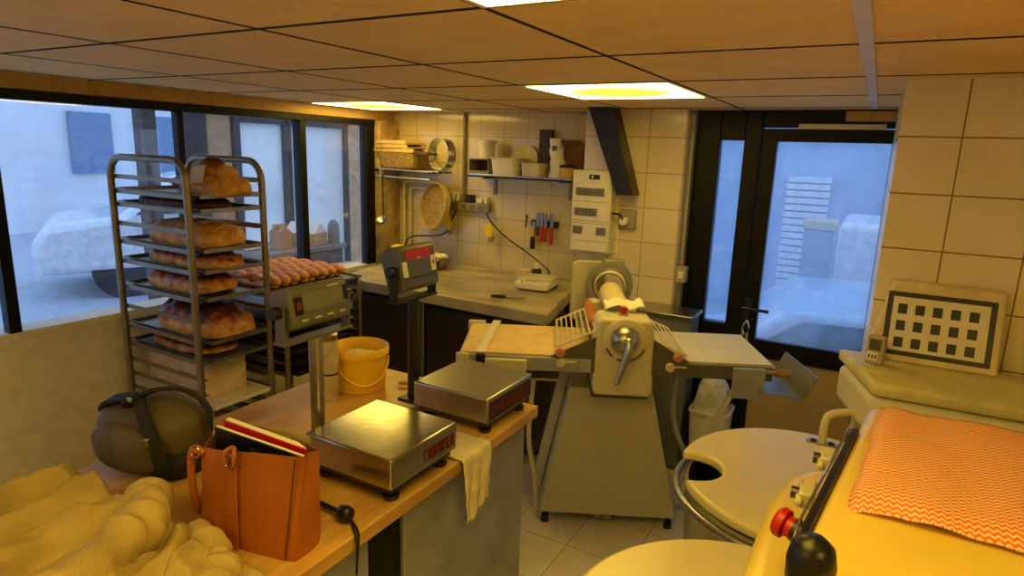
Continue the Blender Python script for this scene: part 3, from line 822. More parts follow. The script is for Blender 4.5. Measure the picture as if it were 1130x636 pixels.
tubefold([(-1.30, .70, .925), (-1.25, .68, .955), (-1.19, .64, .965), (-1.13, .56, .965), (-1.10, .45, .95), (-1.09, .36, .94)], [.03, .05], 'coat_sleeve')
tubefold([(-1.12, .705, .908), (-1.07, .69, .918), (-1.01, .67, .918), (-.965, .64, .912), (-.93, .58, .905), (-.925, .5, .9)], [.026, .03], 'coat_cuff')

# ------------------------------------------------------------------ bakery racks
def rack(name, label, x0, x1, y0, y1, top, levels, bent=True):
    t = thing(name, label, 'rack', ((x0+x1)/2, (y0+y1)/2, 0)); O_ = OFF[t.name]; r = .0155
    for y in (y0, y1):
        c = .09 if bent else .02
        pts = [V3((x1, y, .11)), V3((x1, y, top-c))]
        for k in range(1, 7): a = k*pi/12; pts.append(V3((x1-c+c*cos(a), y, top-c+c*sin(a))))
        for k in range(0, 7): a = pi/2+k*pi/12; pts.append(V3((x0+c+c*cos(a), y, top-c+c*sin(a))))
        pts.append(V3((x0, y, .11)))
        f = M(O_).tube(pts, r, 12).build('end_frame', RACKM, t, angle=60)
    b = M(O_)
    for x in (x0, x1): b.box((x-.012, y0, .1), (x+.012, y1, .13))
    for y in (y0, y1): b.box((x0, y-.012, .1), (x1, y+.012, .13))
    b.build('base_frame', RACKM, t)
    s = 1
    for z in levels:
        M(O_).prism([(y0+.008, z-.004), (y0+.034, z-.004), (y0+.034, z), (y0+.012, z), (y0+.012, z+.016), (y0+.008, z+.016)], x0, x1, 'yz').build('runner', RACKM, t)
        M(O_).prism([(y1-.034, z-.004), (y1-.008, z-.004), (y1-.008, z+.016), (y1-.012, z+.016), (y1-.012, z), (y1-.034, z)], x0, x1, 'yz').build('runner', RACKM, t)
    for x in (x0, x1):
        for y in (y0, y1):
            c = M(O_).cyl((x-.012, y, .05), (x+.012, y, .05), .05, n=24).build('castor', BPLASTIC, t)
            M(O_).box((x-.018, y-.012, .05), (x+.018, y+.012, .105)).build('castor_fork', STEELD, c)
    return t
RX0, RX1, RY0, RY1 = -3.0, -2.455, 1.615, 1.985
LV = [1.53, 1.465, 1.405, 1.32, 1.235, 1.145, 1.024, .93, .835, .745, .67, .6, .53, .46, .39, .32]
rack('bread_rack', 'tall metal bread rack with curved top rails beside the window wall', RX0, RX1, RY0, RY1, 1.622, LV)

def tray(z, x0, x1, y0, y1, label, m=ALU, deep=.018, group='trays in the bread rack'):
    t = M()
    a, b = (x0+x1)/2, (y0+y1)/2; hx, hy = (x1-x0)/2, (y1-y0)/2
    t.box((-hx, -hy, 0), (hx, hy, .002))
    for s in (-1, 1):
        t.box((-hx, s*hy-.0015, 0), (hx, s*hy+.0015, deep)); t.box((s*hx-.0015, -hy, 0), (s*hx+.0015, hy, deep))
    o = t.build('baking_tray', m, loc=(a, b, z+.001))
    tag(o, label, 'tray', group)
    return o
TB = [(1.465, 'second tray from the top of the bread rack holding the bagged loaf'),
      (1.405, 'third tray from the top of the bread rack under the flat dark slab'),
      (1.235, 'tray under the big golden scored loaf in the bread rack'),
      (1.145, 'tray under the crusty loaf just below the big golden loaf'),
      (1.024, 'tray under the reddish topped loaf in the middle of the bread rack'),
      (.835, 'tray sticking out under the long berry topped loaf'),
      (.745, 'lowest loaded tray of the bread rack')]
for z, lb in TB: tray(z, RX0-.03, RX1+(.03 if z != .835 else .045), RY0+.037, RY1-.037, lb)

def loaf_mesh(L, Wd, Ht, seed, rough=.10, lobes=0, flat=.25, n=22, k=26):
    m = M(); R = []
    for i in range(k+1):
        u = -1+2*i/k
        e = max(.03, 1-abs(u)**3.4)**.55
        ring = []
        for j in range(n):
            a = 2*pi*j/n; c, s = cos(a), math.copysign(abs(sin(a))**.8, sin(a))
            z = s*Ht/2; z = max(z, -Ht*flat)
            lob = 1+(.22*abs(sin(lobes*pi*(u+1)/2)) if lobes and s > 0 else 0)
            p = V3((u*L/2, math.copysign(abs(c)**.72, c)*Wd/2*e, z*e*lob+Ht*flat))
            d = rough*noise.noise(V3((p.x*22+seed, p.y*22, p.z*22)))+rough*.5*noise.noise(V3((p.x*60+seed, p.y*60, p.z*60)))
            p.z = max(.001, p.z*(1+d*1.6)); p.y *= 1+d
            ring.append(p)
        R.append(ring)
    return m.rings(R)
def loaf(name, label, x, y, z, L, Wd, Ht, mt, seed, lobes=0, rot=0, score=0, rough=.1):
    t = thing(name, label, 'bread', (x, y, z), rot)
    loaf_mesh(L, Wd, Ht, seed, rough, lobes).build('crust', mt, t, angle=70)
    if score:
        s = M()
        for k in range(score):
            xc = -L*.36+L*.72*k/max(1, score-1)
            for q in (-1, 1):
                pts = []
                for i in range(7):
                    v_ = -1+2*i/6; yy = v_*Wd*.33
                    pts.append((xc+q*v_*L*.06, yy, Ht*.25+Ht/2*(max(.03, 1-(abs(xc)/(L/2))**3.4)**.55)*math.sqrt(max(0, 1-(yy/(Wd/2))**2))*1.02))
                s.tube(pts, .0035, 6)
        s.build('score_cuts', CUT, t)
    return t
ymid = (RY0+RY1)/2
# top: bagged loaf with label, heel loaf
t = thing('bagged_loaf', 'loaf in a clear brown bag with pale paper label on top of the bread rack', 'bread', (-2.53, 1.80, 1.468), radians(4))
loaf_mesh(.36, .2, .13, 3, .16).build('loaf_crust', BREAD_G, t, angle=70)
M().ball((.03, -.03, .125), .055, (1.15, .95, .8)).build('upper_loaf', BREAD_R, t)
M().ball((.10, -.02, .10), .045, (1.2, 1, .75)).build('side_loaf', BREAD_G, t)
M().hexa([(-.015, -.118, .055), (.065, -.122, .065), (.065, -.115, .065), (-.015, -.111, .055), (-.025, -.088, .125), (.055, -.092, .135), (.055, -.085, .135), (-.025, -.081, .125)]).build('paper_label', mat('label_beige', '#ead9b8', .7), t)
o = M().rings([[(x+.012*noise.noise(V3((x*30, y*30, z*30))), y, z) for x, y, z in [(-.24+.11*k, .075*(.5+.5*k)*cos(a), .05+.045*(.5+.6*k)*sin(a)) for a in [2*pi*i/16 for i in range(16)]]] for k in (0, .35, .7, 1.)]).build('bag_neck', mat('brown_bag_paper', '#5b3a20', .5, bump=.6), t)
loaf('flat_bread_slab', 'flat dark brown slab loaf on the third tray of the bread rack', -2.74, ymid-.01, 1.409, .52, .26, .07, BREAD_D, 12, rough=.05)
loaf('scored_loaf', 'big golden loaf scored with crosses in the bread rack', -2.67, ymid-.01, 1.240, .56, .25, .15, BREAD_G, 21, score=5, rough=.06)
loaf('crusty_loaf', 'knobbly red brown loaf directly below the big golden loaf', -2.69, ymid-.01, 1.150, .56, .24, .096, BREAD_R, 33, lobes=7, rough=.14)
loaf('reddish_loaf', 'loaf with dark reddish top in the middle of the bread rack', -2.73, ymid-.01, 1.030, .52, .24, .122, BREAD_R, 45, lobes=5, rough=.1)
loaf('berry_loaf', 'long berry topped loaf on the tray that sticks out', -2.65, ymid-.01, .840, .56, .26, .165, BREAD_R, 57, lobes=6, rough=.12)
loaf('low_loaf', 'dark loaf on the lowest loaded tray of the bread rack', -2.74, ymid-.01, .750, .5, .24, .075, BREAD_R, 61, rough=.1)
# box standing inside the rack's lower half
tray(.53, RX0-.01, RX1+.03, RY0+.037, RY1-.037, 'tray low in the bread rack carrying the pale carton', WHITEP)
t = thing('pale_carton', 'wide pale carton standing on a low tray inside the bread rack', 'carton', (-2.75, 1.80, .5335))
M().box((-.19, -.125, 0), (.19, .125, .195)).build('carton_body', mat('pale_card', '#e6c8a4', .8), t, bevel=.003)
M().box((-.192, -.025, .192), (.192, .025, .1965)).build('tape', mat('carton_tape', '#b9986a', .4), t)

# second rack, low, with croissants
QX0, QX1, QY0, QY1 = -3.06, -2.47, 2.1, 2.62
LQ = [.94, .86, .78, .72, .66, .60, .54]
rack('croissant_rack', 'low tray rack behind the bread rack carrying croissants', QX0, QX1, QY0, QY1, .965, LQ, False)
names = ['black baking tray on the second level of the low croissant rack', 'black baking tray on the third level of the low croissant rack', 'black baking tray on the fourth level of the low croissant rack',
         'black baking tray on the fifth level of the low croissant rack', 'black baking tray on the sixth level of the low croissant rack', 'black baking tray on the lowest level of the low croissant rack']
BT = mat('seasoned_tray', '#4a3d30', .45, .7)
tray(.981, QX0-.02, QX1+.02, QY0-.05, QY1-.0, 'pale tray heaped with croissants on top of the low rack', ALU, .012, 'trays in the croissant rack')
for z, lb in zip(LQ[1:], names):
    tray(z, QX0+.02, QX1+.03, QY0+.038, QY1-.038, lb, ALU if z == .86 else BT, .022, 'trays in the croissant rack')
cr = M(); R = []
for i in range(25):
    u = -1+2*i/24
    a = u*.8; rad = .075
    c = V3((rad*sin(a)*1.15, rad*(cos(a)-1), 0)); d = V3((cos(a), -sin(a), 0)); s = V3((sin(a), cos(a), 0))
    k = (1-abs(u)**2.2)**.6*.026+.003; k *= 1+.09*(abs((abs(u)*4.0) % 1-.5)*2-.5)
    R.append([c + s*cos(2*pi*j/14)*k + V3((0, 0, max(-.013, sin(2*pi*j/14)*k*.85)+.0135)) for j in range(14)])
cro = cr.rings(R).build('croissant', CROIS, loc=(0, 0, 0), angle=60)
rnd = random.Random(11); first = True
for lay in range(2):
    nx, ny = (4, 9) if lay == 0 else (4, 8)
    for i in range(nx):
        for j in range(ny):
            x = QX0+.07+(QX1-QX0-.14)*(i+.35*lay)/(nx-.3)
            y = QY0-.01+(QY1-QY0-.04)*(j+.5*lay)/(ny-1+lay*.6)
            c = cro if first else cro.copy()
            if not first: COL.objects.link(c)
            first = False
            c.location = (x+rnd.uniform(-.006, .006), y+rnd.uniform(-.005, .005), .985+.03*lay+(.0 if lay == 0 else 0))
            c.rotation_euler = (rnd.uniform(-.08, .08)*lay, rnd.uniform(-.08, .08)*lay, rnd.uniform(-.18, .18))
            tag(c, 'golden croissant in the heap on the pale tray of the low rack', 'croissant', 'croissants heaped on the low rack')

# ------------------------------------------------------------------ marble worktop
WZ = .90
t = thing('marble_worktop', 'wide floured marble topped worktop along the tiled back wall', 'worktop', (-2.2, 3.25, 0)); O_ = OFF[t.name]
M(O_).hexa([(-2.87, 2.86, .835), (-1.365, 2.79, .835), (-1.575, 3.7, .835), (-3.04, 3.7, .835), (-2.87, 2.86, WZ), (-1.365, 2.79, WZ), (-1.575, 3.7, WZ), (-3.04, 3.7, WZ)]).build('stone_top', MARBLE, t, bevel=.006)
M(O_).hexa([(-2.82, 2.93, .08), (-1.44, 2.87, .08), (-1.585, 3.68, .08), (-3.0, 3.68, .08), (-2.82, 2.93, .835), (-1.44, 2.87, .835), (-1.585, 3.68, .835), (-3.0, 3.68, .835)]).build('cabinet_body', DARKP, t)
M(O_).box((-2.8, 3.0, 0), (-1.5, 3.6, .08)).build('plinth', BLACKW, t)
def fy(x): return 2.93+(x+2.82)*(2.87-2.93)/(1.38)
for a, b in ((-2.79, -2.25), (-2.2, -1.76)):
    d = M(O_).hexa([(a, fy(a)-.018, .14), (b, fy(b)-.018, .14), (b, fy(b), .14), (a, fy(a), .14), (a, fy(a)-.018, .80), (b, fy(b)-.018, .80), (b, fy(b), .80), (a, fy(a), .80)]).build('door', DARKP, t, bevel=.004)
M(O_).box((-2.238, fy(-2.22)-.026, .12), (-2.212, fy(-2.22)+.0, .82)).build('steel_mullion', STEEL, t, bevel=.003)
for z in (.16, .37, .58):
    d = M(O_).hexa([(-1.74, fy(-1.74)-.02, z), (-1.46, fy(-1.46)-.02, z), (-1.46, fy(-1.46), z), (-1.74, fy(-1.74), z), (-1.74, fy(-1.74)-.02, z+.19), (-1.46, fy(-1.46)-.02, z+.19), (-1.46, fy(-1.46), z+.19), (-1.74, fy(-1.74), z+.19)]).build('drawer', STEELD, t, bevel=.003)
    M(O_).box((-1.72, fy(-1.6)-.05, z+.16), (-1.48, fy(-1.6)-.018, z+.172)).build('drawer_pull', STEEL, d, bevel=.003)

def at_back(name, label, cat, m, builder, loc, **k):
    o = builder.build(name, m, loc=loc, **k); return tag(o, label, cat)
# steel bowl with contents
t = thing('steel_bowl', 'steel mixing bowl on the worktop against the tiled wall', 'bowl', (-2.56, 3.47, WZ))
M().lathe([(.05, 0), (.075, .006), (.098, .05), (.108, .085), (.112, .087), (.106, .083), (.094, .05), (.07, .01), (.001, .008)], cap=True, n=36).build('bowl_body', STEEL, t, angle=60)
M().tube([(.108, -.02, .075), (.135, -.02, .083), (.135, .02, .083), (.108, .02, .075)], .004, 8, 3).build('bowl_handle', STEEL, t)
m = M(); rnd = random.Random(5)
for k in range(14): m.ball((rnd.uniform(-.055, .055), rnd.uniform(-.055, .055), .075+rnd.uniform(0, .012)), rnd.uniform(.014, .024), (1, 1, .7), 10)
m.lathe([(.095, .06), (.08, .074), (.001, .078)], cap=False)
tag(m.build('flour_lumps', mat('flour', '#ece4cc', .9), loc=(-2.56, 3.47, WZ)), 'white floury lumps inside the steel mixing bowl', 'flour', kind='stuff')
t = thing('small_scale', 'small white portion scale with red display near the worktop corner', 'scale', (-1.70, 3.32, WZ), radians(8))
M().prism([(-.12, .01), (.12, .01), (.12, .04), (.09, .058), (-.12, .058)], -.105, .105, 'yz').build('case', WHITEP, t, bevel=.014, seg=3)
M().box((-.1, .0, .0), (.1, .1, .01)).build('base', BPLASTIC, t)
M().box((-.105, -.055, .0585), (.105, .12, .066)).build('weighing_plate', mat('plate_cream', '#e0d8c0', .35), t, bevel=.004)
M().hexa([(-.04, -.118, .042), (.035, -.118, .042), (.035, -.095, .0585), (-.04, -.095, .0585), (-.04, -.116, .046), (.035, -.116, .046), (.035, -.094, .061), (-.04, -.094, .061)]).build('red_display', mat('red_screen', '#8c1016', .2), t)
M().box((-.06, -.117, .043), (-.052, -.1, .06)).build('red_key', RED, t)
t = thing('black_bottle', 'small dark bottle with white cap behind the portion scale', 'bottle', (-1.80, 3.50, WZ))
M().lathe([(.03, 0), (.033, .004), (.033, .07), (.022, .085)], n=24).build('bottle_body', BPLASTIC, t, bevel=.002)
M().lathe([(.019, .083), (.02, .11), (.012, .118)], n=20).build('cap', WHITEP, t)
t = thing('plastic_tub', 'translucent white tub left of the portion scale', 'tub', (-1.85, 3.40, WZ))
M().lathe([(.03, 0), (.036, .002), (.045, .085), (.048, .086), (.043, .082), (.034, .004), (.001, .004)], n=28, cap=True).build('tub_body', mat('milky_plastic', '#e8dcae', .4), t, angle=60)
M().tube([(-.047, 0, .08), (-.03, -.03, .05), (.0, -.05, .04), (.03, -.03, .05), (.047, 0, .08)], .0025, 6, 4).build('bail_handle', STEEL, t)
t = thing('dough_knife', 'dark handled knife lying on the floured worktop', 'knife', (-1.72, 2.98, WZ+.001), radians(25))
M().box((-.08, -.011, 0), (.0, .011, .016)).build('handle', BPLASTIC, t, bevel=.004)
M().prism([(0, -.012), (.1, -.01), (.115, .006), (0, .012)], .004, .007).build('blade', STEEL, t)
t = thing('yellow_sponge_box', 'small straw tray with yellow sponge at the worktop end by the stone pier', 'basket', (-2.86, 3.5, WZ), .1)
M().box((-.09, -.05, 0), (.12, .05, .09), taper=(1.1, 1.1)).build('basket_body', WICKER, t, bevel=.006)
M().box((-.085, -.045, .088), (-.02, .03, .125)).build('sponge', YELTAG, t, bevel=.006)

# ------------------------------------------------------------------ back wall fittings
BW = 3.72
t = thing('wall_shelf', 'steel bracket shelf on the tiled wall left of the fuse box', 'shelf', (-1.97, BW, 1.53))
M().box((-.38, -.2, 0), (.37, -.002, .012)).box((-.38, -.2, 0), (.37, -.195, .022)).build('shelf_plate', STEEL, t, bevel=.002)
for x in (-.28, .28):
    M().box((x-.012, -.01, -.12), (x+.012, -.0, 0)).box((x-.012, -.16, -.012), (x+.012, -.0, .0)).build('bracket', mat('bracket_steel%d' % int(x*100+50), '#8d7f62', .45, .6), t)
SZ_ = 1.542
t = thing('small_crate', 'dark grey lidless crate at the left end of the wall shelf', 'crate', (-2.27, 3.61, SZ_))
M().box((-.075, -.08, 0), (.075, .08, .007)).box((-.075, -.08, .007), (-.07, .08, .105)).box((.07, -.08, .007), (.075, .08, .105)).box((-.07, .075, .007), (.07, .08, .105)).box((-.07, -.08, .007), (.07, -.075, .03)).box((-.075, -.08, .1), (.075, .08, .106)).build('crate_body', mat('crate_grey', '#8b8171', .5), t)
t = thing('lidded_pot', 'white lidded pot standing on the dark crate of the wall shelf', 'pot', (-2.255, 3.61, SZ_+.106))
M().lathe([(.045, 0), (.05, .003), (.054, .1), (.057, .1)], n=28).build('pot_body', WHITEP, t)
M().lathe([(.06, .098), (.061, .115), (.05, .122), (.001, .123)], n=28, cap=False).build('pot_lid', WHITEP, t)
t = thing('cream_basin', 'cream rounded plastic basin in the middle of the wall shelf', 'basin', (-2.07, 3.58, SZ_))
P_ = rrect(-.098, .098, -.085, .085, .03)
M().rings([[(x*k, y*k, z) for x, y in P_] for k, z in ((.82, 0), (.86, .004), (.97, .108), (1.06, .11), (1.06, .118), (.94, .118), (.83, .01))]).build('basin_body', WHITEP, t, bevel=.002)
o = M().lathe([(.1, 0), (.101, .002), (.101, .006), (.001, .0065)], n=32, cap=True).build('round_board', mat('pale_lid', '#d8c894', .5), loc=(-2.03, 3.70, SZ_+.11), rot=(radians(82), 0, 0)); tag(o, 'round pale lid leaning on the tiles behind the cream basin', 'lid') if True else None
o.location = (-2.02, 3.69, SZ_+.105)
t = thing('clear_box', 'translucent box right of the cream basin on the wall shelf', 'box', (-1.885, 3.6, SZ_))
M().rings([[(x*k, y*k, z) for x, y in rrect(-.07, .07, -.08, .08, .015)] for k, z in ((.9, 0), (.98, .085), (1.03, .086), (1.03, .092), (.93, .092), (.86, .005))]).build('box_body', mat('milky_box', '#d6cba8', .3), t)
t = thing('dark_binder', 'dark brown binder upright on the wall shelf', 'binder', (-1.86, 3.68, SZ_+.0))
M().box((-.045, -.012, .09), (.045, .022, .3)).build('cover', mat('oxblood', '#3a1a14', .5), t, bevel=.003)
M().box((-.045, -.012, 0), (.045, .022, .09)).build('lower_cover', bpy.data.materials['oxblood'], t)
t = thing('flour_bag', 'white crumpled paper bag standing upright on the wall shelf', 'bag', (-1.745, 3.60, SZ_))
R = []
for j in range(11):
    z = .245*j/10; wd = .05*(1-.35*(j/10)**2)+.006*sin(j*2.1); dp = .045*(1-.8*(j/10)**1.5)+.004
    R.append([(wd*cos(a)*(1+.1*noise.noise(V3((cos(a)*2, j*.6, 3))))+.012*sin(j*.5), dp*sin(a), z) for a in [2*pi*i/18 for i in range(18)]])
M().rings(R).build('bag_body', PAPER, t, angle=50)
M().box((-.02, -.028, .17), (.012, -.018, .2)).build('clip', mat('grey_clip', '#66625c', .4), t)
t = thing('brown_carton', 'brown cardboard carton at the right end of the wall shelf', 'carton', (-1.628, 3.64, SZ_))
M().box((-.09, -.0, 0), (.04, .075, .2)).build('carton_body', mat('brown_card', '#7c5426', .8), t, bevel=.003)
M().hexa([(-.09, .0, .2), (.04, .0, .2), (.04, .003, .2), (-.09, .003, .2), (-.1, -.04, .235), (.045, -.04, .235), (.045, -.037, .237), (-.1, -.037, .237)]).build('open_flap', bpy.data.materials['brown_card'], t)
t = thing('yellow_tub', 'small yellow tub with dark lid in front of the brown carton', 'tub', (-1.66, 3.58, SZ_))
M().lathe([(.038, 0), (.045, .07), (.047, .072)], n=24).build('tub_body', mat('mustard_tub', '#d8b04a', .4), t)
M().lathe([(.047, .071), (.048, .083), (.03, .09)], n=24).build('tub_lid', BPLASTIC, t)
o = M().box((-.055, -.07, -.085), (.055, 0, .085)).build('vent_box', mat('vent_cream', '#cdb878', .5), loc=(-1.615, BW-.001, 1.845), bevel=.004); tag(o, 'plain cream vent box high on the wall beside the pillar', 'vent')

t = thing('towel_rail_shelf', 'tubular steel shelf over the ladle rail near the stone pier', 'shelf', (-2.9, BW, 1.555))
m = M()
for y in (-.25, -.18, -.11, -.04): m.tube([(-.2, y, 0), (.3, y, -.008)], .006, 8)
m.build('shelf_bars', STEEL, t)
for x in (-.19, .28): M().box((x-.004, -.26, -.02), (x+.004, -.001, -.006)).build('bracket', STEELD, t)
M().tube([(-.17, -.27, -.05), (.3, -.27, -.06)], .008, 10).build('hanging_rail', STEEL, t)
t2 = thing('wicker_basket', 'long straw proving basket on the tubular shelf near the stone pier', 'basket', (-2.94, 3.58, 1.564))
M().rings([[(x*k, y*k, z) for x, y in rrect(-.16, .2, -.1, .1, .04)] for k, z in ((.82, 0), (.9, .02), (1.0, .1), (1.03, .105), (.98, .1), (.85, .015))]).build('basket_body', WICKER, t2)
for k, (lb, z) in enumerate((('flat wooden tray lowest on the straw proving basket', .107), ('flat wooden tray in the middle of the stack on the straw basket', .135), ('flat wooden tray topmost on the straw proving basket', .163))):
    o = M().box((-.19+.012*k, -.1, 0), (.13-.02*k+.05*(k == 0), .1, .009)).box((-.19+.012*k, -.1, .009), (.13-.02*k+.05*(k == 0), -.092, .024)).box((-.19+.012*k, .092, .009), (.13-.02*k+.05*(k == 0), .1, .024)).build('wooden_tray', mat('pale_wood%d' % k, '#c8a868', .7), loc=(-2.93, 3.58, 1.564+z), rotz=.05*k-.05)
    tag(o, lb, 'tray', 'flat trays on the straw basket')
o = M().box((-.12, -.05, 0), (.12, .05, .012)).build('dark_peel', mat('dark_board', '#4b3a28', .6), loc=(-2.78, 3.50, 1.66), rot=(0, .09, -.1)); tag(o, 'dark flat board leaning beside the straw proving basket', 'board')
o.location = (-2.745, 3.52, 1.668)
# cake ring
t = M()
R = []
for r, h in ((.108, -.035), (.108, .035), (.104, .035), (.104, -.035)):
    R.append([(r*cos(2*pi*k/48), h, r*sin(2*pi*k/48)) for k in range(48)])
R.append(R[0])
bmv = M(); VS = [[bmv.bm.verts.new(p) for p in r] for r in R[:4]]
for a in range(4):
    for i in range(48):
        j = (i+1) % 48; bmv.bm.faces.new((VS[a][i], VS[a][j], VS[(a+1) % 4][j], VS[(a+1) % 4][i]))
t.bm.free()
o = bmv.build('cake_ring', CHROME, loc=(-2.585, 3.56, 1.665), rotz=radians(-14), bevel=.001); tag(o, 'polished steel cake ring standing upright on the tubular shelf', 'ring')
t = thing('ladle', 'steel ladle hanging from the rail by the stone pier', 'ladle', (-3.0, 3.45, 1.495))
M().tube([(0, .0, .01), (0, -.008, .018), (0, -.016, .01), (0, -.012, -.05), (0, -.01, -.3)], .0045, 8, 3).build('handle', STEELD, t)
m = M().lathe([(.001, -.03), (.025, -.024), (.042, .0), (.044, .0), (.027, -.027), (.001, -.034)], (0, -.035, -.29), (0, -.5, .86), 24, cap=False); m.build('ladle_cup', STEEL, t, angle=60)
# white pipes
pp = thing('water_pipes', 'cream painted water pipes bending along the tiles behind the sieve', 'pipe', (-2.9, BW, 1.0))
M().tube([(-.115, -.03, -.1), (-.115, -.03, .42), (-.10, -.03, .455), (-.06, -.03, .47), (.16, -.03, .465), (.2, -.03, .45), (.215, -.03, .41), (.215, -.03, .2)], .013, 10, 3).build('bent_pipe', PIPE, pp)
M().tube([(-.06, -.025, -.1), (-.06, -.025, .38), (-.045, -.025, .41), (.0, -.025, .42), (.17, -.025, .415)], .01, 10, 3).build('inner_pipe', PIPE, pp)
o = M().cyl((0, 0, -.42), (0, 0, .21), .012).box((-.016, -.003, -.35), (.016, .014, -.33)).box((-.016, -.003, .05), (.016, .014, .07)).build('cable_conduit', mat('conduit_grey', '#9a8c66', .5), loc=(-2.50, BW-.016, H-.215)); tag(o, 'vertical grey cable conduit on the tiles above the power strip', 'conduit')
# straw sieve
t = thing('straw_sieve', 'round wooden framed sieve hanging on the tiles above the steel bowl', 'sieve', (-2.675, BW-.12, 1.305))
ax = V3((-.36, -.9, .2))
M().lathe([(.160, -.022), (.165, -.022), (.165, .022), (.159, .022), (.159, -.02), (.160, -.022)], axis=ax, n=44, cap=False).build('hoop', mat('hoop_wood', '#c9b27c', .5), t)
M().lathe([(.001, -.004), (.159, -.006), (.159, -.008)], axis=ax, n=44, cap=False).build('mesh_sheet', WICKER, t)
# power strip with chargers
t = thing('power_strip', 'grey power strip with chargers on the tiles above the steel bowl', 'power strip', (-2.44, BW, 1.315))
M().box((-.165, -.05, -.03), (.165, -.001, .03)).build('strip_body', mat('strip_grey', '#8f897c', .45), t, bevel=.006)
for x in (-.105, -.035, .035, .105):
    s = M().cyl((x, -.052, 0), (x, -.046, 0), .021, n=24).build('socket', mat('socket_grey%d' % int(x*1000+200), '#6f6a60', .4), t)
for x, z, wd, hh, m_ in ((-.13, .035, .03, .055, WHITEP), (-.085, .035, .022, .05, WHITEP), (.005, .03, .045, .055, BPLASTIC), (.09, .032, .05, .035, WHITEP), (.14, .032, .025, .04, WHITEP)):
    M().box((x-wd/2, -.05, z), (x+wd/2, -.005, z+hh)).build('charger', m_, t, bevel=.004)
o = M().tube([(-2.55, 3.705, 1.29), (-2.60, 3.71, 1.22), (-2.68, 3.71, 1.10), (-2.86, 3.58, 1.08), (-2.9, 3.55, 1.0)], .005, 8, 6).build('strip_cable', BPLASTIC, loc=(0, 0, 0)); tag(o, 'dark cable falling left from the power strip', 'cable')
o = M().tube([(-2.30, 3.675, 1.30), (-2.25, 3.68, 1.22), (-2.12, 3.67, 1.13), (-1.95, 3.65, 1.05), (-1.84, 3.62, 1.0), (-1.73, 3.54, .965), (-1.71, 3.44, .94)], .005, 8, 6).build('scale_cable', BPLASTIC, loc=(0, 0, 0)); tag(o, 'dark cable sagging right from the power strip to the portion scale', 'cable')
for x, z, lb, s in ((-2.61, 1.19, 'yellow tag hanging left below the power strip', 1), (-2.265, 1.165, 'yellow tag hanging on the sagging cable right of the power strip', -1)):
    t = thing('yellow_tag', lb, 'tag', (x, 3.66, z), 0, 'yellow tags under the power strip')
    M().prism([(-.03, .04), (.015, .055), (.04, .01), (.03, -.045), (-.02, -.04)], -.005, .005, 'xz').build('tag_sheet', YELTAG, t, bevel=.003)
    M().prism([(-.005*s, -.04), (.045, -.03), (.04, -.075), (.0, -.08)], .002, .012, 'xz').build('tag_backing', WICKER, t)
o = M().tube([(0, 0, .03), (.002, -.006, .0), (.0, -.012, -.03), (.004, -.02, -.036), (.006, -.026, -.026)], .004, 8, 3).box((-.006, -.002, .02), (.006, .001, .05)).build('wall_hook', BPLASTIC, loc=(-2.0, BW-.004, 1.245)); tag(o, 'small black hook on the tiles left of the knife bar', 'hook')
# knife bar
o = M().box((-.1, -.018, -.021), (.1, .0, .021)).build('knife_bar', BPLASTIC, loc=(-1.86, BW, 1.243), bevel=.003); tag(o, 'black magnetic knife bar on the tiles', 'knife bar')
for k, (x, hc, L, bl, lb) in enumerate(((-.075, '#e0a91c', .06, .12, 'knife with yellow handle at the left of the bar'), (-.045, '#2f4a2a', .05, .1, 'slim knife with dark green handle beside the yellow knife'),
                                      (-.018, '#c4391c', .09, .09, 'orange red handled scraper in the middle of the knife bar'), (.012, '#b8321e', .085, .11, 'red handled knife second from the right on the bar'), (.058, '#c02218', .1, .1, 'red handled knife at the right end of the bar'))):
    t = thing('kitchen_knife', lb, 'knife', (-1.86+x, BW-.022, 1.243), 0, 'knives on the magnetic bar')
    M().prism([(-.012, -.02), (.012, -.02), (.012, .06), (.004, .075), (-.012, .07)] if k != 0 else [(-.012, -.03), (.012, -.03), (.012, .01), (-.012, .01)], -.0035, -.0008, 'xz').build('blade', STEEL, t)
    M().box((-.0115, -.014, -.03-L), (.0115, .004, -.02)).build('handle', mat('knife_handle%d' % k, hc, .4), t, bevel=.004)
    if k == 0: M().box((-.016, -.016, -.17), (.014, .004, -.09)).build('dark_grip', BPLASTIC, t, bevel=.005)

# fuse box on the pillar
t = thing('fuse_box', 'cream fuse box with three breaker rows beside the black strut', 'fuse box', (-1.41, 3.47, 1.375))
M().box((-.12, -.085, -.235), (.12, .0, .235)).build('case', WHITEP, t, bevel=.006)
M().box((-.112, -.094, -.225), (.112, -.084, .225)).build('front_cover', WHITEP, t, bevel=.004)
BRK = mat('breaker_grey', '#7d776a', .4)
for z, x0, x1, dk in ((.115, -.092, .082, 1), (0.0, -.095, .045, 1), (-.105, -.1, -.04, 0), (-.105, .045, .105, 0)):
    m = M(); n = max(3, int((x1-x0)/.018))
    for k in range(n):
        a = x0+(x1-x0)*k/n; m.box((a+.001, -.099, z-.022), (a+(x1-x0)/n-.001, -.093, z+.022)).box((a+.004, -.104, z-.004), (a+(x1-x0)/n-.004, -.099, z+.01))
    m.build('breaker_row', BRK, t)
for z in (.06, -.05, -.065, -.165): M().box((-.112, -.0955, z-.0015), (.112, -.0935, z+.0015)).build('cover_seam', GREYBOX, t)
M().box((-.015, -.0955, .185), (.05, -.0935, .212)).build('maker_plate', BPLASTIC, t)
M().box((.0, -.096, .192), (.01, -.0955, .206)).build('plate_mark', WHITEP, bpy.data.objects['maker_plate'])
t = thing('wall_socket', 'grey wall socket with a pale plug right of the fuse box', 'socket', (-1.21, 3.47, 1.345))
M().box((-.05, -.03, -.055), (.05, -.001, .055)).build('socket_plate', mat('socket_grey_x', '#9c9382', .5), t, bevel=.005)
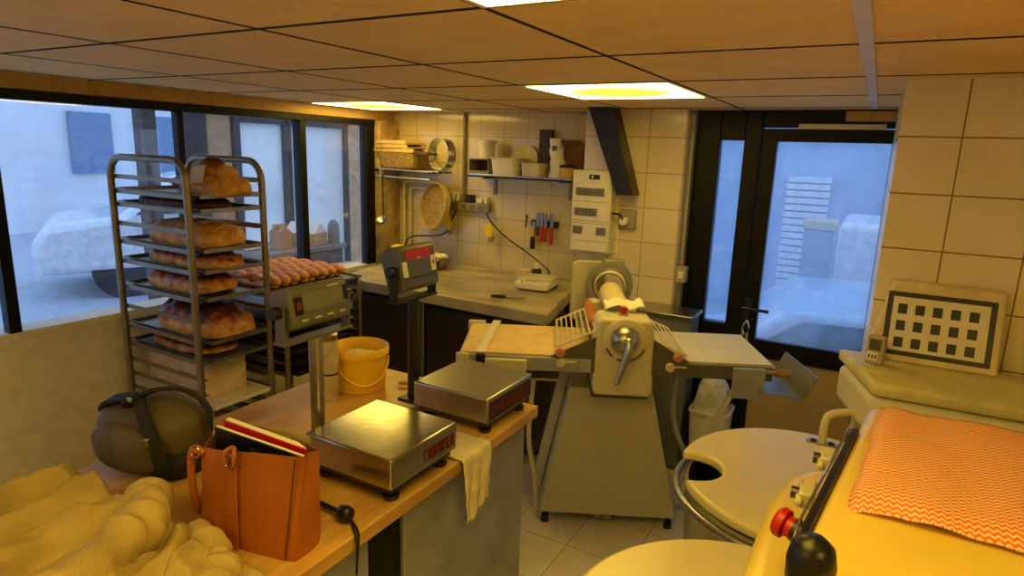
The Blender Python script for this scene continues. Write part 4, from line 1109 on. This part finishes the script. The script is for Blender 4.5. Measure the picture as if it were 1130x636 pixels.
M().cyl((-.01, -.065, -.01), (-.01, -.03, -.01), .024).build('plug', WHITEP, t, bevel=.003)
M().tube([(-.01, -.06, .0), (-.03, -.065, .025), (-.07, -.05, .03), (-.1, -.03, .028)], .007, 8, 4).build('plug_cable', BPLASTIC, t)
o = M().cyl((0, 0, -.22), (0, 0, .0), .008).build('cable_duct', WHITEP, loc=(-1.265, 3.462, 1.3)); tag(o, 'thin cream cable duct running down from the wall socket', 'duct')
t = thing('light_switch', 'grey switch box on the pillar edge beside the dark door', 'switch', (-.895, 3.50, 1.06))
M().box((-.02, -.03, -.045), (.035, .03, .045)).build('switch_body', mat('switch_grey', '#a8a39b', .5), t, bevel=.005)
M().box((-.006, -.034, -.02), (.022, -.029, .02)).build('rocker', WHITEP, t, bevel=.002)
o = M().box((-.01, -.012, 0), (.01, 0, .75)).build('switch_conduit', mat('trunk_grey', '#a9a6a0', .5), loc=(-.905, 3.545, 1.11)); tag(o, 'grey trunking rising beside the dark door frame', 'trunking')
# ------------------------------------------------------------------ dough sheeter (own frame: x along the belts, y to the back)
t = thing('dough_sheeter', 'cream dough sheeter with crank and two long belts in the middle of the room', 'dough sheeter', (-.889, 2.55, 0), radians(26.8))
S = t
# pedestal
m = M().hexa([(-.318, .0, .06), (.312, .0, .06), (.312, .5, .06), (-.318, .5, .06), (-.205, .06, .66), (.172, .06, .66), (.172, .44, .66), (-.205, .44, .66)])
pd = m.build('pedestal', GREYBEIGE, S, bevel=.006, seg=3)
for x, z in ((-.205, .60), (.168, .60), (-.245, .37), (.215, .36), (-.28, .13), (.275, .13)):
    yy = (z-.06)/.60*.06
    M().lathe([(.007, 0), (.007, .003), (.004, .005)], (x, yy-.0005, z), (0, -1, .1), 12).build('screw', STEEL, pd)
for x in (-.29, .285):
    for y in (.03, .46):
        M().cyl((x, y, 0), (x, y, .035), .02, .017, 16).cyl((x, y, .03), (x, y, .065), .008).build('foot', BPLASTIC, S)
M().box((-.06, .02, .035), (-.03, .05, .06)).box((-.02, .02, .03), (.02, .06, .06)).build('cable_outlet', GREYBOX, S)
M().box((-.115, -.04, .655), (.13, .42, .72)).build('neck', GREYD, S, bevel=.003)
# front head
m = M().prism([(-.122, .735), (-.112, .70), (.125, .70), (.135, .735), (.122, 1.01), (.108, 1.035), (-.1, 1.04), (-.118, 1.015)], -.13, .03, 'xz')
hdp = m.build('front_head', CREAM, S, bevel=.016, seg=4)
m = M().lathe([(.095, 0), (.095, .006), (.09, .010), (.062, .010), (.06, .006)], (.006, -.13, .945), (0, -1, 0), 48)
dl = m.build('dial_plate', CREAM, S, angle=50)
arc = M()
for a0, a1 in ((200, 232), (248, 340)):
    pts = [(.006+.083*cos(radians(a)), -.1415, .945+.083*sin(radians(a))) for a in range(a0, a1+1, 4)]
    arc.tube(pts, .0045, 6)
arc.build('thickness_scale', GREYD, dl)
M().lathe([(.058, 0), (.056, .02), (.046, .045), (.026, .06), (.001, .064)], (.0, -.138, .955), (0, -1, 0), 36).build('crank_hub', STEEL, S, angle=70)
m = M().tube([(.012, -.19, .96), (.01, -.205, .93), (-.006, -.215, .87), (-.03, -.225, .80)], [.02, .021, .017, .012], 14, 4)
m.ball((.012, -.19, .955), .024).ball((-.031, -.2255, .797), .0125)
m.build('crank_lever', STEEL, S, angle=70)
M().lathe([(.012, 0), (.012, .02), (.016, .022), (.016, .034)], (.0, -.05, 1.036), (0, 0, 1), 20).build('stop_button', RED, S)
M().box((-.02, -.075, 1.032), (.02, -.03, 1.042)).build('button_base', GREYBOX, S)
# rear head and wheel
M().prism([(-.12, .69), (.125, .69), (.12, .98), (.1, 1.0), (-.1, 1.0), (-.118, .98)], .37, .5, 'xz').build('rear_head', CREAM, S, bevel=.016, seg=3)
M().prism(rrect(-.20, -.03, .86, 1.17, .03), .505, .53, 'xz').build('back_shield', mat('shield_grey', '#b9b199', .5), S, bevel=.004)
WH = mat('worn_cast_grey', '#8f8c7f', .5, .4, scale=20)
m = M().lathe([(.112, -.03), (.116, -.02), (.116, .02), (.11, .03), (.086, .03), (.08, .0), (.086, -.03), (.112, -.03)], (-.014, .44, 1.07), (.12, 1, .05), 44, cap=False); m.build('hand_wheel', WH, S)
M().lathe([(.072, -.012), (.078, -.005), (.078, .012), (.07, .02), (.064, .0), (.068, -.012)], (-.014, .40, 1.065), (.12, 1, .05), 40, cap=False).build('wheel_ring', CREAM, S)
M().box((-.05, .41, 1.165), (.05, .46, 1.195)).build('wheel_block', WH, S, bevel=.006)
M().lathe([(.001, -.2), (.05, -.2), (.055, -.19), (.055, .12), (.001, .12)], (-.012, .26, 1.035), (0, 1, .02), 36, cap=False).build('roller_drum', YELLOWP, S, angle=50)
M().cyl((-.115, .02, .97), (-.115, .40, .97), .024).build('orange_scraper_tube', ORANGE, S, bevel=.003)
M().cyl((.0, .0, .855), (.0, .4, .855), .042).build('lower_roller', STEEL, S)
# crumpled flour cloth on top of the head
def cl(u, v):
    x = -.075+.17*u; y = -.02+.10*v
    return (x, y, 1.045+.032*abs(noise.noise(V3((u*5, v*3, 1.1))))+.02*(1-v)*abs(sin(u*5))+.02*v)
# belts
for s, m_, nm in ((-1, TANBELT, 'canvas_belt'), (1, BLUEBELT, 'white_belt')):
    xa, xb = (.12, .69) if s < 0 else (.12, .635)
    m = M(); n = 10; prof = [(s*xa, .866), (s*(xb-.02), .866)]
    for k in range(1, n): a = pi/2-pi*k/n; prof.append((s*(xb-.02+.022*cos(a)), .844+.022*sin(a)))
    prof += [(s*(xb-.02), .822), (s*xa, .822)]
    if s < 0: prof = prof[::-1]
    m.prism(prof, -.115, .335, 'xz'); m.build(nm, m_, S)
    for y0, y1 in ((-.135, -.118), (.338, .352)):
        a, b = sorted((s*.13, s*(xb-.015)))
        M().box((a, y0, .80), (b, y1, .858)).build('side_rail', GREYD if s > 0 else STEELG, S, bevel=.002)
M().cyl((-.672, -.14, .843), (-.672, .36, .843), .019).build('end_roller', CREAM, S)
M().box((-.70, -.15, .822), (-.645, -.135, .868)).build('end_bracket', CREAM, S, bevel=.006)
M().box((-.705, .345, .82), (-.62, .375, .874)).build('end_bracket', CREAM, S, bevel=.006)
M().hexa([(-.615, -.14, .868), (-.577, -.14, .868), (-.545, .37, .868), (-.583, .37, .868), (-.615, -.14, .876), (-.577, -.14, .876), (-.545, .37, .876), (-.583, .37, .876)]).build('cross_bar', WHITEP, S, bevel=.002)
M().box((-.615, -.155, .785), (-.575, -.136, .866)).build('bar_clamp', BPLASTIC, S, bevel=.003)
M().box((-.575, -.16, .80), (-.40, -.136, .850)).build('clamp_plate', CREAM, S, bevel=.004)
M().cyl((-.44, -.165, .79), (-.44, -.14, .79), .016, n=16).build('clamp_knob', CREAM, S)
M().box((-.41, -.13, .755), (-.26, .33, .765)).build('crumb_tray', STEEL, S)
# right end: bracket plate, brass spindle, catch trough
bp_ = M().box((.455, -.152, .725), (.585, -.137, .856)).build('bracket_plate', STEELG, S, bevel=.002)
for x, z in ((.475, .835), (.475, .80), (.565, .835), (.565, .80), (.51, .76), (.54, .755), (.565, .75)):
    M().lathe([(.006, 0), (.006, .003), (.003, .004)], (x, -.152, z), (0, -1, 0), 10).build('screw', STEEL, bp_)
M().lathe([(.011, 0), (.011, .04), (.016, .04), (.016, .10)], (.585, -.145, .842), (1, 0, 0), 18).build('brass_spindle', BRASS, S)
M().hexa([(.565, -.165, .765), (.745, -.165, .735), (.745, .19, .735), (.565, .19, .765), (.565, -.165, .768), (.745, -.165, .738), (.745, .19, .738), (.565, .19, .768)]).build('trough_pan', GREYBOARD, S)
M().hexa([(.743, -.165, .735), (.748, -.165, .735), (.748, .19, .735), (.743, .19, .735), (.788, -.165, .832), (.793, -.165, .832), (.793, .19, .832), (.788, .19, .832)]).build('trough_back', GREYBOARD, S)
M().tube([(.79, -.165, .832), (.79, .19, .832)], .004, 8).build('trough_lip', STEEL, S)
# legs
M().tube([(.49, -.12, .79), (.47, -.08, .70), (.40, .04, .40), (.345, .1, .12), (.32, .12, .075)], .013, 10, 4).build('support_leg', CREAM, S)
M().tube([(.325, .3, .80), (.318, .28, .68), (.31, .24, .50), (.33, .22, .40), (.38, .2, .28), (.41, .2, .12), (.40, .2, .0)], .013, 10, 4).build('bent_leg', mat('bluish_tube', '#a8a9a6', .4), S)
M().tube([(-.36, .1, .80), (-.38, .06, .5), (-.375, .06, .35), (-.345, .06, .2), (-.33, .06, .0)], .012, 10, 4).build('bent_leg', CREAM, S)
M().hexa([(-.36, .16, .10), (-.315, .16, .10), (-.315, .22, .10), (-.36, .22, .10), (-.225, .16, .80), (-.18, .16, .80), (-.18, .22, .80), (-.225, .22, .80)]).build('side_brace', GREYBEIGE, S, bevel=.004)
# front cheek plates, knobs, hooks
for s, x0, x1 in ((-1, -.30, -.115), (1, .125, .275)):
    pl_ = [(x0 if s < 0 else x1, .865), (x0 if s < 0 else x1, .80), (x1 if s < 0 else x0, .80), (x1 if s < 0 else x0, .955)]
    if s > 0: pl_ = pl_[::-1]
    M().prism(pl_, -.128, -.118, 'xz').build('cheek_plate', GREYD, S, bevel=.001)
    xc = -.262 if s < 0 else .228
    M().lathe([(.018, 0), (.021, .005), (.021, .014), (.016, .02), (.007, .021)], (xc, -.128, .885), (0, -1, 0), 24).build('salmon_knob', PINKK, S)
    xk = -.25 if s < 0 else .205
    M().box((xk-.024, -.146, .83), (xk+.006, -.128, .856)).cyl((xk-.009, -.15, .842), (xk-.009, -.128, .842), .018, n=18).box((xk, -.14, .840), (xk+.06, -.13, .848)).build('latch_hook', CREAM, S, bevel=.002)
# wire guards
def guard(x0, z0, x1, z1, n, nm, gm=CREAM):
    g = M()
    a0, a1, b0, b1 = V3((x0, -.12, z0)), V3((x1, -.12, z1)), V3((x0, .30, z0)), V3((x1, .30, z1))
    g.tube([a0, a1], .005, 8).tube([b0, b1], .005, 8)
    for k in range(n+1):
        s_ = k/n; g.tube([a0.lerp(a1, s_), b0.lerp(b1, s_)], .0036 if 0 < k < n else .005, 8)
    g.build(nm, gm, S)
guard(-.272, .908, -.12, .98, 7, 'wire_guard')
guard(.262, .893, .118, .952, 6, 'wire_guard')
# loose cloth lies on the machine
tt = S.matrix_basis
o = M().sheet(cl, 18, 12).build('flour_cloth', PAPER, loc=(-.889, 2.55, 0), rotz=radians(26.8), solid=.003, angle=180)
tag(o, 'crumpled white paper lying on top of the sheeter head', 'paper')

# ------------------------------------------------------------------ things behind the sheeter
t = thing('steel_cabinet', 'low blue grey steel cabinet standing against the tiled pillar', 'cabinet', (-.96, 3.36, 0))
M().box((-.2, -.1, .02), (.2, .1, .865)).build('body', GREYBOARD, t, bevel=.004)
M().box((-.215, -.115, .865), (.215, .105, .885)).build('top_edge', STEEL, t, bevel=.004)
t = thing('waste_bin', 'white plastic bin with a clear bag under the right sheeter belt', 'bin', (-.625, 3.36, 0))
P_ = rrect(-.1, .1, -.1, .1, .03)
M().rings([[(x*k, y*k, z) for x, y in P_] for k, z in ((.82, 0), (.84, .005), (1, .36), (1.06, .362), (1.06, .378), (.97, .378), (.82, .02))]).build('bin_body', WHITEP, t, bevel=.002)
R = []
for j in range(12):
    s = j/11; z = .30+.24*s; k = .095*(1-.45*s**3)+(.012 if j in (2, 3) else 0)
    R.append([((k+.016*noise.noise(V3((cos(a)*2.5, sin(a)*2.5, s*3))))*cos(a), (k+.016*noise.noise(V3((cos(a)*2.5+5, sin(a)*2.5, s*3))))*sin(a), z+.02*noise.noise(V3((cos(a)*3, sin(a)*3, s)))*s) for a in [2*pi*i/36 for i in range(36)]])
M().rings(R).build('bin_bag', mat('clear_film', '#d7d6d2', .25, var=.15, scale=20, bump=.6, bscale=30), t, angle=180)

# ------------------------------------------------------------------ spiral mixers
def bowl_part(t, cx, cy, notch, cut=True):
    B = M().lathe([(.2, .40), (.26, .43), (.30, .52), (.312, .66), (.312, .80), (.318, .808), (.312, .812), (.305, .80), (.3, .66), (.27, .5), (.001, .45)], (cx, cy, 0), n=56, cap=True)
    B.build('mixing_bowl', STEEL, t, angle=60)
    M().tube([(cx+.345*cos(a), cy+.345*sin(a), .79-.012*sin(a)) for a in [2*pi*i/56 for i in range(56)]], .011, 10, closed=True).build('guard_ring', STEEL, t)
    # lid outline with a rounded bite out of it at the notch angle
    R_ = .338; pts = []
    if cut:
        hw = radians(14.5); N = 72
        for i in range(N+1):
            a = notch+hw+(2*pi-2*hw)*i/N; pts.append((R_*cos(a), R_*sin(a)))
        d = V3((cos(notch), sin(notch))); s = V3((-sin(notch), cos(notch)))
        w_ = R_*sin(hw)
        for i in range(1, 14):
            u = i/14; a = pi*u
            p = d*(R_*cos(hw)-.105*sin(a)**.8) - s*(w_*cos(a)*(1.0))
            pts.append((p[0], p[1]))
    else:
        pts = [(R_*cos(2*pi*i/72), R_*sin(2*pi*i/72)) for i in range(72)]
    M().prism([(cx+x, cy+y) for x, y in pts], .822, .852).build('lid', YELLOWP, t, bevel=.010, seg=4, angle=50)
    # base under the bowl
    M().prism(rrect(cx-.26, cx+.9, cy-.27, cy+.27, .12, 8), .03, .36).build('base', CREAM, t, bevel=.02, seg=3)
    M().cyl((cx, cy, .35), (cx, cy, .42), .2).build('turntable', STEELD, t)
    for x in (cx-.15, cx+.8):
        for y in (cy-.2, cy+.2): M().cyl((x, y, 0), (x, y, .032), .03, n=16).build('foot', BPLASTIC, t)

HOOD = YELLOWH
# far mixer
t = thing('spiral_mixer', 'far spiral mixer with a notched pale yellow bowl lid beside the door', 'mixer', (0, 0, 0)); O_ = OFF[t.name]
bowl_part(t, -.06, 1.78, radians(197))
M().prism(rrect(.16, 1.0, 1.60, 2.2, .08, 6), .30, .93).build('column', CREAM, t, bevel=.02, seg=3)
pl_ = [(-.036, 2.285), (.062, 1.975), (.75, 1.99), (.75, 2.29)]
M().prism(pl_, .93, 1.055).build('head', CREAM, t, bevel=.025, seg=4)
M().prism([(-.042, 2.29), (.060, 1.965), (.76, 1.98), (.76, 2.30)], 1.06, 1.10).build('head_cover', mat('cover_cream', '#d2c98f', .35), t, bevel=.014, seg=3)
M().tube([(-.045, 2.05, .853), (-.045, 2.05, .92), (-.03, 2.07, .945), (.03, 2.11, .95), (.14, 2.12, .95)], .012, 10, 4).build('lid_handle', CREAM, t)
M().tube([(-.02, 1.86, .87), (-.02, 1.87, .90), (.02, 1.88, .91), (.12, 1.90, .91)], .011, 10, 4).build('lid_arm', CREAM, t)
br = M().prism(rrect(-.09, .0, 2.035, 2.065, .012), .852, .857).build('hinge_plate', STEEL, t)
for x in (-.07, -.02): M().lathe([(.009, 0), (.009, .004), (.004, .006)], (x, 2.05, .857), n=10).build('hinge_bolt', BPLASTIC, br)
# near mixer
t = thing('spiral_mixer', 'near spiral mixer with black control strip and red stop button at the lower right', 'mixer', (0, 0, 0)); O_ = OFF[t.name]
bowl_part(t, -.09, 1.05, radians(197), False)
M().prism(rrect(.16, 1.0, .75, 1.5, .08, 6), .30, .95).build('column', CREAM, t, bevel=.02, seg=3)
M().prism([(-.116, .90), (-.08, .85), (.9, .8), (.9, 1.57), (.0, 1.57), (-.06, 1.54), (-.095, 1.48), (-.115, 1.36), (-.120, 1.15)], .875, 1.0).build('lower_hood', HOOD, t, bevel=.035, seg=5)
up_ = [(-.028, .80), (-.026, .97), (.028, 1.44), (.05, 1.62), (.95, 1.62), (.95, .75), (.0, .75)]
M().prism(up_, .99, 1.15).build('upper_hood', HOOD, t, bevel=.02, seg=4)
# control strip along the left side of the upper hood
st = []
for k in range(13):
    s = k/12; y = .84+.60*s; x = -.026+(.054*max(0, (y-.98)/.46) if y > .98 else 0)
    st.append((x, y))
R = []
for x, y in st:
    R.append([(x-.012, y, 1.01), (x+.0, y, 1.01), (x+.006, y, 1.156), (x-.008, y, 1.156)])
cs = M().rings(R).build('control_strip', BPLASTIC, t, bevel=.003)
M().tube([V3((x-.0125, y, 1.157)) for x, y in st], .0025, 8).build('chrome_edge', CHROME, cs)
for y, x in ((1.16, -.028), (1.33, -.006)):
    M().box((x-.022, y-.03, 1.105), (x+.004, y+.03, 1.135)).cyl((x-.02, y-.045, 1.12), (x-.02, y+.045, 1.12), .007).build('catch', mat('clear_catch%d' % int(y*100), '#d9cf9c', .15), t, bevel=.004)
    M().cyl((x-.035, y-.005, 1.12), (x-.02, y-.005, 1.12), .011, n=14).build('catch_pin', STEELD, t)
M().lathe([(.016, -.02), (.016, .012), (.02, .014), (.02, .032)], (-.016, 1.045, 1.10), (-1, .35, .15), 20).build('stop_stem', BPLASTIC, t)
M().lathe([(.018, .03), (.018, .042), (.025, .046), (.026, .056), (.022, .062), (.001, .063)], (-.016, 1.045, 1.10), (-1, .35, .15), 28, cap=True).build('stop_button', RED, t)
M().lathe([(.012, -.16), (.012, -.06), (.026, -.055), (.03, -.03), (.031, .0), (.027, .022), (.016, .034), (.001, .038)], (-.011, .845, 1.185), (.0, -.1, 1), 32).build('lever_knob', BPLASTIC, t, angle=60)

# cloth on the near mixer
m, nt, b = new_mat('zigzag_cloth')
tc = nt.nodes.new('ShaderNodeTexCoord'); sp = nt.nodes.new('ShaderNodeSeparateXYZ'); nt.links.new(tc.outputs['Object'], sp.inputs[0])
def mth(op, a, b_=None):
    n = nt.nodes.new('ShaderNodeMath'); n.operation = op
    for i, v_ in enumerate((a, b_)):
        if v_ is None: continue
        if isinstance(v_, (int, float)): n.inputs[i].default_value = v_
        else: nt.links.new(v_, n.inputs[i])
    return n.outputs[0]
zz = mth('PINGPONG', mth('MULTIPLY', sp.outputs['X'], 85.), .5)
ss = mth('FRACT', mth('ADD', mth('MULTIPLY', sp.outputs['Y'], 85.), mth('MULTIPLY', zz, 1.1)))
rp = nt.nodes.new('ShaderNodeValToRGB'); nt.links.new(mth('PINGPONG', ss, .5), rp.inputs[0])
rp.color_ramp.elements[0].position = .17; rp.color_ramp.elements[0].color = col('#f4dcae')
rp.color_ramp.elements[1].position = .24; rp.color_ramp.elements[1].color = col('#ee7a38')
nt.links.new(rp.outputs[0], b.inputs['Base Color']); b.inputs['Roughness'].default_value = .9
ZIG = m
def zc(u, v):
    y = 1.08+.50*v
    x = .03+.045*(v) -.004 + .42*u
    e = max(0, 1-v*14)
    z = 1.162+.010*abs(noise.noise(V3((u*5, v*4, 6))))+.012*abs(sin(v*2+u*6))*.6
    if u < .05: z -= .012*(1-u/.05)
    z -= .02*e*.4
    return (x+.006*noise.noise(V3((v*5, 1, 2))), y+.008*noise.noise(V3((u*5, 3, 2))), z)
o = M().sheet(zc, 40, 30).build('zigzag_tea_towel', ZIG, loc=(.25, 1.3, 0) if False else (0, 0, 0), solid=.004, angle=180)
tag(o, 'orange and white zigzag tea towel folded on the near mixer', 'tea towel')
# controls on the wall over the far mixer
t = thing('wall_timer', 'grey timer with dark screen standing on the far mixer by the door edge', 'timer', (.058, 2.165, 1.101), radians(-14))
M().box((-.022, -.012, 0), (.026, .022, .085)).build('case', mat('timer_case', '#b7a98a', .5), t, bevel=.004)
M().box((-.014, -.0135, .044), (.018, -.0115, .078)).build('screen', mat('timer_screen', '#56574f', .2), t)
M().box((-.018, -.0135, .012), (.012, -.0115, .038)).build('key_label', PAPER, t)
for k in range(3): M().box((-.013+.009*k, -.0145, .018), (-.009+.009*k, -.0133, .03)).build('key', BPLASTIC, t)
t = thing('control_panel', 'cream control box with black framed key pad on the right tiled wall', 'control panel', (.215, 2.35, 1.2))
M().hexa([(-.18, -.12, -.1), (.16, -.12, -.1), (.16, -.002, -.1), (-.18, -.002, -.1), (-.13, -.05, .14), (.16, -.05, .14), (.16, -.002, .14), (-.13, -.002, .14)]).build('case', mat('panel_cream', '#e0cfa2', .45), t, bevel=.006)
def onf(x, z, d): return (x, -.12+.07*(z+.1)/.24-d, z)
def quad(x0, x1, z0, z1, d, m_, nm, par):
    M().hexa([onf(x0, z0, d), onf(x1, z0, d), onf(x1, z0, -.004), onf(x0, z0, -.004), onf(x0, z1, d), onf(x1, z1, d), onf(x1, z1, -.004), onf(x0, z1, -.004)]).build(nm, m_, par, bevel=.002)
quad(-.14, .14, -.08, .11, .002, BPLASTIC, 'pad_frame', t)
quad(-.125, .125, -.066, .096, .003, WHITEP, 'key_pad', t)
for r in range(3):
    for c in range(5): quad(-.11+.046*c, -.085+.046*c, -.055+.05*r, -.025+.05*r, .0045, BPLASTIC, 'key', t)

# ------------------------------------------------------------------ colour management
SC.view_settings.view_transform = 'Standard'; SC.view_settings.look = 'None'
SC.view_settings.gamma = 1.0; SC.view_settings.use_curve_mapping = False
SC.view_settings.exposure = 0.25
